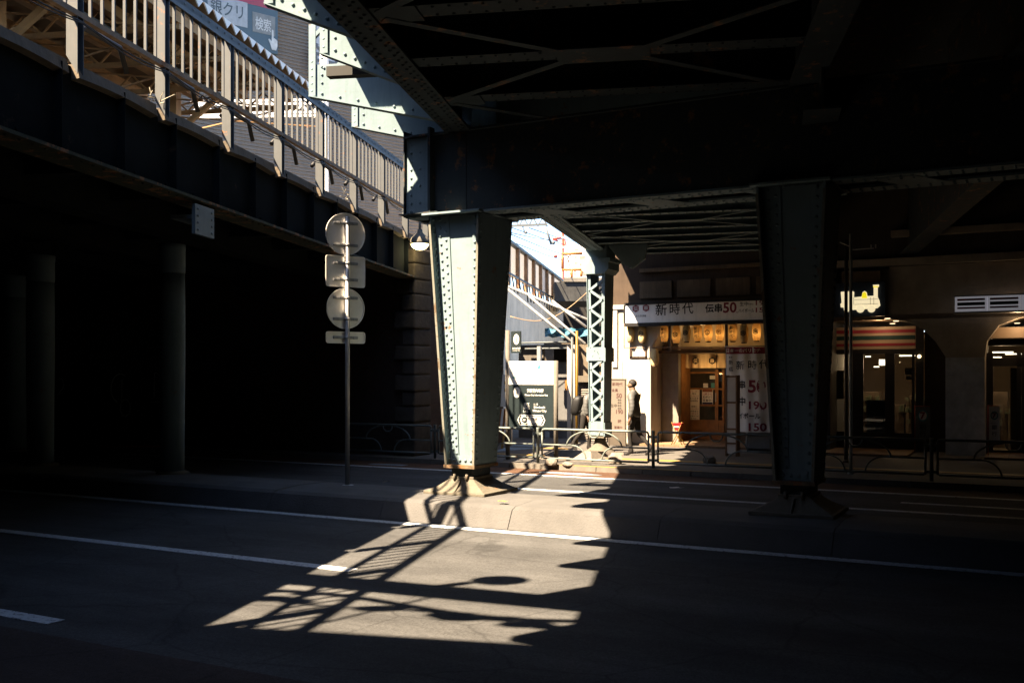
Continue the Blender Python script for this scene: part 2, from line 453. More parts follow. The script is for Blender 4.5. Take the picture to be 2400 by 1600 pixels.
structure(m, 'median_island', ISLE)
# road paint
m = MB('U')
m.box(-60, 60, 10.92, 11.08, 0, .006)
m.box(-14, -6.1, 8.02, 8.18, 0, .006)
m.box(-15, -6.89, 5.2, 5.36, 0, .008)
m.box(-60, 60, 17.56, 17.70, 0, .006)
m.box(-8.3, 30, 15.28, 15.42, 0, .006)
m.box(-1.9, 30, 16.36, 16.48, 0, .006)
structure(m, 'road_marking', LINEW)
m = MB('U')
a0, a1 = ua(1262, 18.1), ua(1408, 18.1)
m.prism([(a0, 18.12), (a0+.9, 18.0), (a1, 18.16), (a0+.9, 18.36), (a0, 18.3)], 'z', .004, .008)
a0, a1 = ua(868, 18.1), ua(945, 18.1)
m.prism([(a0, 18.02), (a1, 18.08), (a1, 18.3), (a0, 18.22)], 'z', .004, .008)
structure(m, 'cycle_lane_marking', LINEB)
m = MB('U')
m.box(ua(1290, 19), ua(1650, 19), KD+.02, KD+.14, PH+.006, PH+.011)                  # yellow kerb line
m.box(-14, 8, 20.75, 21.05, PH, PH+.008)                                             # tactile paving
m.box(ua(1195, 23), ua(1330, 23), 23.0, 23.3, PH, PH+.008)
structure(m, 'yellow_paving_line', LINEY)
m = MB('U')
m.prism([(ua(1160, 21.5), 21.5), (ua(1240, 22.6), 22.6), (ua(1300, 24.5), 24.5), (ua(1215, 24.5), 24.5)], 'z', PH, PH+.008)
structure(m, 'pale_blue_paving_strip', LINEB)

# ================================================================== LEFT RAILWAY VIADUCT
lx = -6.35                                    # its road-side edge in the L frame
lv = thing('railway_viaduct', 'dark plate girder railway viaduct that carries the white fence across the road', 'viaduct', 'L', (lx, 10, 0))
m = MB('L')
m.box(lx-.16, lx-.13, -24, 22.6, 4.28, 5.24)
for i in range(-20, 21):
    s = i*1.16
    m.box(lx-.13, lx-.03, s-.006, s+.006, 4.28, 5.2)
for s in range(-30, 32):
    for z in (4.36,): m.rivet((lx-.13, s*.7+.3, z), (1, 0, 0), .022)
m.build('girder_web', STEELSHADE, lv)
m = MB('L'); m.box(lx-.38, lx+.06, -24, 22.6, 4.235, 4.272)
for s in range(0, 110):
    m.rivet((lx-.02, s*.2, 4.235), (0, 0, -1), .02)
m.build('bottom_flange', mat('mossy_flange', (.02, .024, .013), rough=.9, var=.4, sc=9, rust=.4, streak=.2), lv)
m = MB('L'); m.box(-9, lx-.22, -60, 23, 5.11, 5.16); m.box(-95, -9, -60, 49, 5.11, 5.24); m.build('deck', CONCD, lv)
m = MB('L')
for l in (-8.5, -10.6, -12.7, -15): m.box(l-.2, l+.2, -24, 22.6, 4.25, 5.05)
for s in range(-12, 12): m.box(-16, lx-.2, s*1.9-.1, s*1.9+.1, 4.5, 5.05)
m.build('inner_beam', STEELSHADE, lv)
# concrete fascia between the fence posts: a straight kerb over a curved cove
P0, PS = 9.45, 1.75
for i in range(-5, 8):
    m = MB('L'); s0, s1 = P0+PS*i+.12, P0+PS*(i+1)-.05
    n = 8
    for k in range(n):
        t0, t1 = k/n, (k+1)/n
        z0 = 5.08+.03*math.sin(math.pi*t0); z1 = 5.08+.03*math.sin(math.pi*t1)
        y0, y1 = s0+(s1-s0)*t0, s0+(s1-s0)*t1
        m.hexa([(lx-.2, y0, z0), (lx-.03, y0, z0+.03), (lx-.03, y1, z1+.03), (lx-.2, y1, z1), (lx-.2, y0, 5.26), (lx-.06, y0, 5.26), (lx-.06, y1, 5.26), (lx-.2, y1, 5.26)])
    m.build('fascia', CONCB, lv)
m = MB('L'); p = hit('L', 477, 518, x=lx+.03)
m.box(lx+.0, lx+.05, p[1]-.26, p[1]+.26, p[2]-.2, p[2]+.19)
for z in (-.14, -.05, .04, .13): m.rivet((lx+.05, p[1]+.19, p[2]+z), (1, 0, 0), .02); m.rivet((lx+.05, p[1]-.19, p[2]+z), (1, 0, 0), .02)
m.box(lx-.3, lx, p[1]-.25, p[1]+.25, p[2]+.0, p[2]+.05)
m.build('splice_plate', mat('pale_splice_plate', (.10, .12, .125), rough=.6, streak=.4), lv)

# fence along its edge
fn = thing('viaduct_fence', 'white painted steel fence with thin bars along the edge of the viaduct', 'fence', 'L', (lx, 10, 5.2))
for i in range(-6, 9):
    s = P0+PS*i; m = MB('L')
    # H section post, its foot cut at a slant
    for y in (s-.05, s+.05):
        m.hexa([(lx-.065, y-.006, 5.30), (lx+.065, y-.006, 5.10), (lx+.065, y+.006, 5.10), (lx-.065, y+.006, 5.30),
                (lx-.065, y-.006, 6.64), (lx+.065, y-.006, 6.64), (lx+.065, y+.006, 6.64), (lx-.065, y+.006, 6.64)])
    m.box(lx-.006, lx+.006, s-.05, s+.05, 5.2, 6.64)
    m.build('post', WHITEP, fn)
m = MB('L'); m.box(lx-.02, lx+.075, P0-6*PS, P0+8*PS+1.5, 6.60, 6.69); m.box(lx+.06, lx+.075, P0-6*PS, P0+8*PS+1.5, 6.55, 6.69)
for i in range(0, 100): m.rivet((lx+.075, 5+i*.22, 6.64), (1, 0, 0), .018)
m.build('top_rail', GREYP, fn)
m = MB('L'); m.box(lx+.0, lx+.07, P0-6*PS, P0+8*PS+1.5, 5.70, 5.76); m.build('bottom_rail', mat('rust_brown_rail', (.20, .14, .09), rough=.8, var=.3, sc=10, rust=.3), fn)
nb = 0
for i in range(-5, 8):
    for k in range(1, 8):
        s = P0+PS*i+PS*k/8
        if s < 1.5 or nb >= 98: continue
        m = MB('L'); m.box(lx+.014, lx+.05, s-.007, s+.007, 5.74, 6.62); m.box(lx+.044, lx+.05, s-.012, s+.012, 5.74, 6.62)
        m.build('bar', WHITEP, fn); nb += 1
# sagging cables tied under the bottom rail
m = MB('L')
for j, (dz, r) in enumerate(((-.03, .010), (-.05, .008))):
    pts = []
    for i in range(0, 106):
        s = 2.2+i*.2; ph = ((s-P0) % PS)/PS
        pts.append((lx+.09+.02*j, s, 5.68+dz-(.05+.03*j)*math.sin(math.pi*ph)))
    m.tube(pts, r, 5)
o = m.build('signal_cable', BLACKP, None, origin=(lx+.09, 10, 5.6)); o['label'] = 'black signal cables sagging below the bottom rail of the viaduct fence'; o['category'] = 'cable'
# dark conduit bits behind the bars
m = MB('L')
for i in range(0, 7):
    s = P0+PS*i+.5
    m.tube([(lx-.35, s, 5.72), (lx-.35, s+.2, 5.86), (lx-.35, s+.9, 5.86), (lx-.35, s+1.05, 5.6)], .035, 6)
m.box(lx-.42, lx-.28, 2, 22, 5.162, 5.25)
o = m.build('cable_trough', BLACKP, None, origin=(lx-.35, 10, 5.24)); o['label'] = 'black cable trough and pipe bends lying behind the fence bars'; o['category'] = 'cable trough'
m = MB('L')                                             # dry weeds on the fascia
rnd = random.Random(5)
for s0 in (11.0, 17.6):
    for k in range(7):
        c = (lx+.03+rnd.uniform(-.04, .06), s0+rnd.uniform(-.2, .12), 5.25)
        q = (c[0]+rnd.uniform(-.1, .16), c[1]+rnd.uniform(-.2, .2), 5.25+rnd.uniform(-.05, .2))
        m.tube([c, tuple((c[i]+q[i])/2+rnd.uniform(-.03, .03) for i in range(3)), q], .006, 4, .003)
o = m.build('dry_weed', mat('dry_straw', (.34, .30, .22), rough=.9), None, origin=(lx, 12, 5.25)); o['kind'] = 'stuff'

# round columns of the left viaduct
def round_column(px, label, D=12.4, r=.27):
    a = ua(px, D); z0 = .27
    t = thing('round_column', label, 'column', 'U', (a, D, z0), 'round columns under the left viaduct')
    m = MB('U'); m.lathe((a, D, 0), [(r*.93, z0), (r*.96, 1.5), (r, 2.4), (r*.99, 3.3), (r*.96, 3.72)], 22)
    m.build('shaft', STEEL, t)
    m = MB('U'); m.lathe((a, D, 0), [(r*.97, 3.72), (r*1.0, 3.73), (r*1.0, 4.1), (r*1.03, 4.12), (r*1.03, 4.22)], 22)
    m.build('capital', STEEL, t)
    m = MB('U'); m.lathe((a, D, 0), [(r*1.3, z0), (r*1.3, z0+.03), (r*1.0, z0+.07)], 22); m.build('base', CAST, t)
round_column(404, 'dark green round column nearest the sign pole with light along its edge', 12.4, .215)
round_column(95, 'round column in deep shade beside the chalky wall writing', 12.4, .25)
round_column(35, 'round column in deep shade at the photo edge, beyond the shaded pair', 14.6, .27)

# abutment and walls beyond
ab = thing('brick_abutment', 'sooty brick abutment wall under the left viaduct with white scrawled letters', 'wall', 'U', (-20, 19.4, PH))
ca = -12.87
m = MB('U'); m.box(-100, ca-.12, 19.4, 24, 0, 5.1); m.build('wall', BRICK, ab)
m = MB('U')                                             # rusticated corner stones
rnd = random.Random(11)
z = .1; k = 0
while z < 4.75:
    h = rnd.uniform(.33, .42); w_ = .3 if k % 2 else .5
    e = rnd.uniform(.0, .05)
    m.hexa([(ca-w_, 19.32-e, z+.004), (ca+.06+e, 19.32-e, z+.004), (ca+.1, 20, z+.004), (ca-w_, 20, z+.004),
            (ca-w_, 19.34-e*.4, z+h-.004), (ca+.05+e*.5, 19.34-e*.4, z+h-.004), (ca+.1, 20, z+h-.004), (ca-w_, 20, z+h-.004)])
    z += h; k += 1
m.build('corner_stone', mat('sooty_stone', (.045, .036, .028), rough=.95, var=.35, sc=5, bump=.6, bsc=12), ab, bevel=.04)
m = MB('U')
def scrawl(pts, r=.014):
    m.tube([hit('U', x, y, y=19.395) for x, y in pts], r, 5)
def arc(cx, cy, rx, ry, t0, t1, n=9):
    return [(cx+rx*math.cos(R(t0+(t1-t0)*i/n)), cy+ry*math.sin(R(t0+(t1-t0)*i/n))) for i in range(n+1)]
scrawl([(51, 882), (51, 928)]); scrawl([(56, 884)]+arc(60, 893, 9, 9, -90, 100)+[(55, 925)]); scrawl(arc(62, 938, 6, 12, -90, 120))
scrawl(arc(141, 900, 8, 14, -120, 60)+[(136, 924), (147, 920)])
scrawl(arc(282, 910, 22, 34, 300, 110)); scrawl([(286, 888), (285, 940)]+arc(294, 955, 12, 20, 200, -150))
scrawl([(362, 874), (361, 930)]); scrawl([(352, 942), (378, 941)]+arc(372, 952, 9, 14, -60, 130)); scrawl([(364, 872), (376, 880)])
m.build('scrawled_lettering', mat('chalky_paint', (.75, .72, .70), rough=.9), ab)
cw = MB('L')
cw.box(-9, lx+.03, 24.2, 60, 0, 5.2)
o = cw.build('concrete_wall', mat('pale_stained_concrete', (.80, .66, .48), rough=.92, var=.12, sc=1.5, bump=.3, bsc=20, streak=.6, grime=.4), None, origin=(lx, 30, 0)); o['label'] = 'stained pale concrete retaining wall beyond the abutment, below the panelled parapet'; o['category'] = 'wall'
# panelled parapet on the far part of the viaduct
pp = thing('panel_parapet', 'parapet of pale sheets between rusty brown posts on the far retaining wall', 'fence', 'L', (lx, 40, 5.3))
rust_post = mat('brown_post', (.22, .12, .06), rough=.8, var=.3, sc=6)
m = MB('L'); m.add([(lx-.05, 30, 5.58), (lx-.05, 50, 5.58), (lx-.05, 50, 6.7), (lx-.05, 30, 6.7)], [(0, 1, 2, 3)]); m.build('sheet_panel', paper_mat('pale_translucent_sheet', (.24, .25, .27)), pp)
for i in range(9):
    s = 30.6+i*1.9
    m = MB('L'); m.box(lx-.03, lx+.1, s-.11, s+.11, 5.2, 6.72); m.build('post', rust_post, pp)
m = MB('L'); m.box(lx-.06, lx+.12, 30, 50, 6.66, 6.76); m.build('top_rail', GREYP, pp)
m = MB('L'); m.box(lx-.04, lx+.1, 30, 50, 5.52, 5.6)
rnd = random.Random(9)
for i in range(22):
    s = 31+i*.75
    m.tube([(lx+.1, s, 5.5), (lx+.14, s+.1, 5.2-rnd.uniform(0, .15)), (lx+.12, s+.35, 5.12-rnd.uniform(0, .3))], .03, 5)
m.build('bottom_rail', GREYP, pp)

# flood lamp at the abutment corner
P = hit('U', 984, 562, y=19.15)
fl = thing('flood_lamp', 'lit dome lamp on a bracket at the corner of the brick abutment', 'lamp', 'U', P)
m = MB('U'); m.lathe((P[0], P[1], P[2]), [(.235, -.10), (.24, -.06), (.2, .04), (.12, .11), (.07, .16), (.05, .24)], 16); m.build('shade', CAST, fl)
m = MB('U'); m.ball((P[0], P[1], P[2]-.08), .21, 14, 9, (1, 1, .75)); m.build('bulb', glow('warm_lamp_glass', (1.0, .80, .36), 1.6), fl)
m = MB('U'); m.tube([(P[0], P[1], P[2]+.2), (P[0], P[1], P[2]+.42), (P[0]-.02, P[1]+.3, P[2]+.42)], .03, 6); m.build('bracket', CAST, fl)
FL_ = bpy.data.lights.new('flood_lamp_light', 'POINT'); FL_.energy = 2.0; FL_.color = (1, .82, .42); FL_.shadow_soft_size = .12
flo = bpy.data.objects.new('flood_lamp_light', FL_); COL.objects.link(flo); flo.location = to_world('U', (P[0]-.05, P[1]-.12, P[2]-.32))

# ================================================================== RIGHT RAILWAY VIADUCT
GL, GR, CZ = -3.09, 1.41, 5.36           # edge girders and underside level, V frame
CA, CD = -7.24, 12.4                     # left column in the U frame
RA = -2.6
rv = thing('steel_viaduct', 'riveted green steel railway viaduct overhead with a heavy cross girder', 'viaduct', 'V', (0, 10, CZ))
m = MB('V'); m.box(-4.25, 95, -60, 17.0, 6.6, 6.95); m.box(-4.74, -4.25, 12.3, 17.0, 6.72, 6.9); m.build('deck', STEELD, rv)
def girder(mb, l, s0, s1, z=CZ, w_=.37, top=6.6, rows=(-.13, -.07, .07, .13), pitch=.16, fr='V', r0=None, r1=None):
    mb.box(l-w_/2, l+w_/2, s0, s1, z, z+.03)
    mb.box(l-.012, l+.012, s0, s1, z+.03, top)
    for s in (-.10, .10):
        mb.box(l+s-.012 if s > 0 else l-.11, l+.11 if s > 0 else l+s+.012, s0, s1, z+.03, z+.045)
    s = r0 if r0 is not None else s0
    while s < (r1 if r1 is not None else s1):
        for k, q in enumerate(rows): mb.rivet((l+q, s+(pitch/2 if k % 2 else 0), z), (0, 0, -1), .022)
        s += pitch
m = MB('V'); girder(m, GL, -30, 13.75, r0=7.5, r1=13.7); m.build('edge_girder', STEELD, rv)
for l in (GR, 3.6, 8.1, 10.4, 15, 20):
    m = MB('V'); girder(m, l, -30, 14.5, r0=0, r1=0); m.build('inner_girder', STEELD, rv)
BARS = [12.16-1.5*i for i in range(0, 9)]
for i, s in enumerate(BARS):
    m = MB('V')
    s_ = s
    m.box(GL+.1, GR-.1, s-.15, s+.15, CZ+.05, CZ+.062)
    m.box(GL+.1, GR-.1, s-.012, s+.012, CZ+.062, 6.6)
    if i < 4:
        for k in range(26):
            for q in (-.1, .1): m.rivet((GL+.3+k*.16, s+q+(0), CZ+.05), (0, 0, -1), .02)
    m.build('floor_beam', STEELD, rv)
mid = (GL+GR)/2
m = MB('V')
for g in (BARS[1], BARS[3], BARS[5]):
    m.box(mid-.5, mid+.5, g-.24, g+.24, CZ+.025, CZ+.045)
    for sg in (-1, 1):
        for q in (-1, 1):
            m.beam((mid+q*.42, g+sg*.15, CZ+.03), (GL+.25 if q < 0 else GR-.25, g+sg*1.42, CZ+.03), .11, .014)
for g in (BARS[0], BARS[2], BARS[4]):
    for l in (GL+.35, GR-.35):
        m.box(l-.28, l+.28, g-.2, g+.2, CZ+.03, CZ+.048)
m.beam((mid-.3, BARS[0]+1.55, CZ+.03), (GL+.25, BARS[0]+.1, CZ+.03), .11, .014)
m.beam((mid+.3, BARS[0]+1.55, CZ+.03), (GR-.25, BARS[0]+.1, CZ+.03), .11, .014)
m.build('cross_bracing', STEELD, rv)
# cantilever brackets along the sunny edge
BR = [(8.35, -4.22), (6.95, -4.22), (5.5, -4.22), (4.05, -4.22), (2.6, -4.22), (1.1, -4.22), (9.66, -4.22), (11.25, -4.22), (12.95, -5.02), (14.62, -4.98)]
for s, tip in BR:
    m = MB('V')
    zt = 5.77
    top = 6.22 if tip < -4.5 else 6.3
    m.prism([(tip, zt), (GL-.18, CZ+.02), (GL-.05, CZ+.04), (GL-.02, 6.58), (GL-.5, 6.58), (tip+.42, top+.02), (tip+.38, top-.02), (tip, top-.02)], 'y', s-.008, s+.008)
    m.hexa([(tip, s-.07, zt-.012), (GL-.18, s-.07, CZ+.008), (GL-.18, s+.07, CZ+.008), (tip, s+.07, zt-.012), (tip, s-.07, zt), (GL-.18, s-.07, CZ+.02), (GL-.18, s+.07, CZ+.02), (tip, s+.07, zt)])
    m.box(tip-.012, tip+.0, s-.03, s+.08, zt-.01, 6.75); m.box(tip, tip+.085, s-.030, s-.0185, zt+.0, 6.75)
    m.box(tip, tip+.07, s-.018, s-.008, zt+.01, 6.5)
    m.beam((tip+.02, s, 6.55), (tip+.5, s, 7.0), .05, .05)
    for k in range(5): m.rivet((tip+.035, s-.018, zt+.07+k*.1), (0, -1, 0), .022)
    L_ = GL-.3-tip
    for k in range(7):
        t = k/6; m.rivet((tip+.17+t*(L_-.1), s-.008, zt+.07+(CZ-zt)*(t*.9+.1)*.9), (0, -1, 0), .022)
    for k in range(4): m.rivet((tip+.17, s-.008, zt+.18+k*.11), (0, -1, 0), .02)
    m.rivet((tip+.2, s-.008, top-.07), (0, -1, 0), .02)
    m.build('bracket', STEEL, rv)
m = MB('V')
for z in (7.2, 7.65): m.rod((-4.25, -20, z), (-4.25, 11.5, z), .025, 6)
m.build('walkway_rail', GREYP, rv)
m = MB('V'); m.box(-4.3, GL-.2, 11.62, 11.76, 5.62, 5.74); m.build('cable_duct', mat('grey_duct', (.02, .02, .018), rough=.7, streak=.3), rv)

# the heavy cross girder carried by the two columns
F0, F1, B0, B1 = 11.95, 12.85, 4.25, 5.36
gm = MB('U')
gm.box(-8.06, 14, F0, F0+.016, B0, B1)
gm.box(-8.06, 14, F1-.016, F1, B0, B1)
gm.box(-8.075, -8.06, F0-.05, F1+.05, B0-.02, B1+.1)
gb = MB('U')
gb.box(-8.06, 14, F0-.02, F0+.28, B0-.03, B0)
gb.box(-8.06, 14, F1-.28, F1+.02, B0-.03, B0)
gm.box(-8.06, 14, F0-.06, F0+.3, B1, B1+.03)
gm.box(-8.06, 14, F1-.3, F1+.06, B1, B1+.03)
a = -6.4
while a < 4:
    gb.prism([(a, F0+.1), (a+.5, F0+.1), (a+.9, F1-.1), (a+.4, F1-.1)], 'z', B0-.035, B0-.022)
    a += 1.55
for k in range(70):
    a = -6.6+k*.13
    for D in (F0+.07, F0+.2, F1-.2, F1-.07): gb.rivet((a, D, B0-.03), (0, 0, -1), .022)
gm.box(-7.62, -7.58, F0-.12, F0, B0, B1+.1)
gm.box(-7.15, -7.05, F0-.008, F0, B0, B1)
gm.box(-8.1, -7.45, F0-.14, F0-.0, B0-.0, B0+.014)
gm2 = MB('V')
for (x, y, z) in gm.v:
    gm2.v.append(from_world('V', to_world('U', (x, y, z))))
gm2.p, gm2.mi, gm2.smooth = gm.p, gm.mi, gm.smooth
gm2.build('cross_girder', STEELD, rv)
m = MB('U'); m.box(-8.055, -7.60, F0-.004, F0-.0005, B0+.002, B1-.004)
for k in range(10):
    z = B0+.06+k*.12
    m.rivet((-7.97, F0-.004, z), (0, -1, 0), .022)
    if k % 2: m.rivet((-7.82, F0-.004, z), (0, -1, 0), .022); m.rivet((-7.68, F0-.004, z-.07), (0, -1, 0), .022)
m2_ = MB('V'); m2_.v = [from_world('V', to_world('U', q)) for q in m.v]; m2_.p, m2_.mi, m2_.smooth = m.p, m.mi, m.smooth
m2_.build('lit_end_plate', STEEL, rv)  # sunlit girder end split off in the lighter paint, the rest painted as shade
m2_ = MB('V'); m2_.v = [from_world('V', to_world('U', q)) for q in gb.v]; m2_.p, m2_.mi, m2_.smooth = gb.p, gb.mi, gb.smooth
m2_.build('lit_bottom_plate', STEEL, rv)  # lighter paint here stands in for light bounced up from the ground

def steel_column(a, label):
    D = CD; zi = .285
    t = thing('steel_column', label, 'column', 'U', (a, D, zi), 'tapered steel columns on the island')
    zb, zt = .70, 4.235
    def wid(z): k = (z-zb)/(zt-zb); return .2375+.17*k, .33+.17*k       # half width, half depth
    def plate(mb, x_of, d0, d1, th, sgn):
        pass
    # side plates (run front to back, proud of the web)
    for sg, nm in ((-1, 'flange'), (1, 'flange')):
        m = MB('U')
        (w0, h0), (w1, h1) = wid(zb), wid(zt)
        th = .028
        m.hexa([(a+sg*w0, D-h0, zb), (a+sg*(w0-th), D-h0, zb), (a+sg*(w0-th), D+h0, zb), (a+sg*w0, D+h0, zb),
                (a+sg*w1, D-h1, zt), (a+sg*(w1-th), D-h1, zt), (a+sg*(w1-th), D+h1, zt), (a+sg*w1, D+h1, zt)])
        # splice cover plates and rivet rows on the outside, rivets on the inside of the lip
        for zz in (1.35, 2.6):
            ww, hh = wid(zz); wt, ht = wid(zz+.02)
        n = 34
        for k in range(n):
            z = zb+.08+(zt-zb-.14)*k/(n-1); ww, hh = wid(z)
            for d in (-hh+.07, hh-.07): m.rivet((a+sg*ww, D+d, z), (sg, 0, 0), .023)
            m.rivet((a+sg*(ww-th), D-hh+.075, z), (-sg, 0, 0), .025)
        m.build(nm, STEEL, t)
    m = MB('U'); rec = .12
    (w0, h0), (w1, h1) = wid(zb), wid(zt)
    e = .03
    for sg in (-1, 1):
        d = sg
        m.hexa([(a-w0+e, D+d*(h0-rec), zb), (a+w0-e, D+d*(h0-rec), zb), (a+w0-e, D+d*(h0-rec-.02), zb), (a-w0+e, D+d*(h0-rec-.02), zb),
                (a-w1+e, D+d*(h1-rec), zt), (a+w1-e, D+d*(h1-rec), zt), (a+w1-e, D+d*(h1-rec-.02), zt), (a-w1+e, D+d*(h1-rec-.02), zt)])
    # angle legs left and right on the front web, with staggered rivets
    for sg in (-1, 1):
        lw = .17 if sg < 0 else .09
        m.hexa([(a+sg*(w0-e), D-h0+rec-.014, zb), (a+sg*(w0-e-lw*.8), D-h0+rec-.014, zb), (a+sg*(w0-e-lw*.8), D-h0+rec, zb), (a+sg*(w0-e), D-h0+rec, zb),
                (a+sg*(w1-e), D-h1+rec-.014, zt), (a+sg*(w1-e-lw*1.4), D-h1+rec-.014, zt), (a+sg*(w1-e-lw*1.4), D-h1+rec, zt), (a+sg*(w1-e), D-h1+rec, zt)])
        n = 30
        for k in range(n):
            z = zb+.1+(zt-zb-.16)*k/(n-1); ww, hh = wid(z); kk = (z-zb)/(zt-zb)
            m.rivet((a+sg*(ww-e-.055-.03*kk), D-hh+rec-.014, z), (0, -1, 0), .023)
            if sg < 0 : m.rivet((a+sg*(ww-e-.105-.07*kk), D-hh+rec-.014, z+.055), (0, -1, 0), .023)
    m.box(a-w0+e, a+w0-e, D-h0+rec-.03, D-h0+rec-.014, zb, zb+.13)
    for k in range(4): m.rivet((a-w0+.1+k*.09, D-h0+rec-.03, zb+.06), (0, -1, 0), .024)
    m.build('web', STEEL, t)
    m = MB('U')                                                  # bare rusty front edges of the side plates
    for sg in (-1, 1):
        m.hexa([(a+sg*(w0+.003), D-h0-.006, zb), (a+sg*(w0-.031), D-h0-.006, zb), (a+sg*(w0-.031), D-h0+.004, zb), (a+sg*(w0+.003), D-h0+.004, zb),
                (a+sg*(w1+.003), D-h1-.006, zt-.1), (a+sg*(w1-.031), D-h1-.006, zt-.1), (a+sg*(w1-.031), D-h1+.004, zt-.1), (a+sg*(w1+.003), D-h1+.004, zt-.1)])
    m.build('plate_edge', EDGE, t)
    m = MB('U'); m.box(a-w0-.015, a+w0+.015, D-h0-.02, D+h0+.02, zb-.045, zb); m.build('foot_plate', RUSTY, t)
    m = MB('U'); m.box(a-w1-.06, a+w1+.06, D-h1-.09, D+h1+.09, zt-.015, zt+.012); m.build('head_plate', STEEL, t)
    m = MB('U'); m.box(a-.17, a+.17, D-.26, D+.26, .53, zb-.045); m.build('rocker_block', STEELD, t)
    # flared casting
    m = MB('U')
    def ring(wx, wd, z): return [(a-wx, D-wd, z), (a+wx, D-wd, z), (a+wx, D+wd, z), (a-wx, D+wd, z)]
    lv_ = [(.50, .50, zi), (.50, .50, zi+.05), (.46, .46, zi+.055), (.33, .36, zi+.12), (.235, .30, zi+.185), (.2, .28, zi+.215), (.2, .28, zi+.25)]
    vsq = [q for wx, wd, z in lv_ for q in ring(wx, wd, z)]
    fs = [(3, 2, 1, 0)]
    for i in range(len(lv_)-1):
        for k in range(4): fs.append((i*4+k, i*4+(k+1) % 4, i*4+4+(k+1) % 4, i*4+4+k))
    b = (len(lv_)-1)*4; fs.append((b, b+1, b+2, b+3))
    m.add(vsq, fs)
    m.hexa([(a-.015, D-.49, zi+.05), (a+.015, D-.49, zi+.05), (a+.015, D-.2, zi+.05), (a-.015, D-.2, zi+.05),
            (a-.015, D-.33, zi+.2), (a+.015, D-.33, zi+.2), (a+.015, D-.2, zi+.22), (a-.015, D-.2, zi+.22)])
    m.build('base_casting', CAST, t, bevel=.012)
    m = MB('U')
    for x in (-.1, .1): m.lathe((a+x, D-.3, zi+.2), [(.022, 0), (.022, .085)], 6)
    m.build('anchor_bolt', CAST, t)
    return t
steel_column(CA, 'tapered green riveted column standing in the sun beside the sign pole')
steel_column(RA, 'tapered riveted column in deep shade in front of the restaurant banner')

# far span beyond the cross girder
fs_ = thing('far_viaduct_span', 'low dark steel span with riveted cross beams above the restaurant pavement', 'viaduct', 'W', (0, 20, 4.9))
WL, WR, WZ = -3.97, .55, 4.9
m = MB('W'); m.prism([(-4.87, 13.2), (-4.87, 26.6), (95, 52), (95, -12)], 'z', 6.97, 7.2); m.build('deck', STEELD, fs_)
m = MB('W'); girder(m, WL, 14.3, 25.8, z=WZ, w_=.4, top=6.6, pitch=.17, r0=14.6, r1=23.5); m.build('edge_girder', STEEL, fs_)
for l in (WR, 3.2, 7.5, 12):
    m = MB('W'); girder(m, l, 11.5, 30, z=WZ, w_=.4, top=6.6, r0=0, r1=0); m.build('inner_girder', STEELD, fs_)
yb = [15.4, 16.4, 17.4, 18.35, 19.2, 20.2, 21.2, 22.15, 23.2, 24.2]
for i, y in enumerate(yb):
    m = MB('W')
    m.box(WL+.1, WR-.1, y-.09, y+.09, WZ+.03, WZ+.044); m.box(WL+.1, WR-.1, y-.01, y+.01, WZ+.044, 6.6)
    if y > 17:
        for k in range(27):
            x = WL+.25+k*.16
            for q in (-.055, .055): m.rivet((x, y+q, WZ+.03), (0, 0, -1), .022)
    m.build('floor_beam', STEEL, fs_)
m = MB('W'); md = (WL+WR)/2
for i in (1, 4, 7):
    y = yb[i]; m.box(md-.45, md+.45, y-.13, y+.13, WZ+.012, WZ+.026)
    for sg in (-1, 1):
        for q in (-1, 1):
            m.beam((md+q*.4, y+sg*.08, WZ+.02), (WL+.25 if q < 0 else WR-.25, y+sg*1.4, WZ+.02), .05, .012)
m.build('cross_bracing', STEEL, fs_)
for i in range(12):
    y = 15.3+i*.93
    m = MB('W')
    m.prism([(-4.85, 6.05), (WL-.18, WZ+.1), (WL-.02, WZ+.1), (WL-.02, 6.58), (-4.85, 6.58)], 'y', y-.008, y+.008)
    m.box(-4.86, -4.845, y-.06, y+.06, 6.03, 6.6)
    for k in range(5): m.rivet((-4.78+k*.13, y-.008, 6.1-k*.17), (0, -1, 0), .02)
    m.build('bracket', STEEL, fs_)
p = hit('W', 1440, 622, z=4.65)
m = MB('W'); m.prism([(WL+.35, 4.95), (WL+1.25, 4.95), (WL+1.2, 4.62), (WL+.9, 4.4), (WL+.7, 4.5)], 'y', 22.6, 22.75); m.build('gusset', STEEL, fs_)

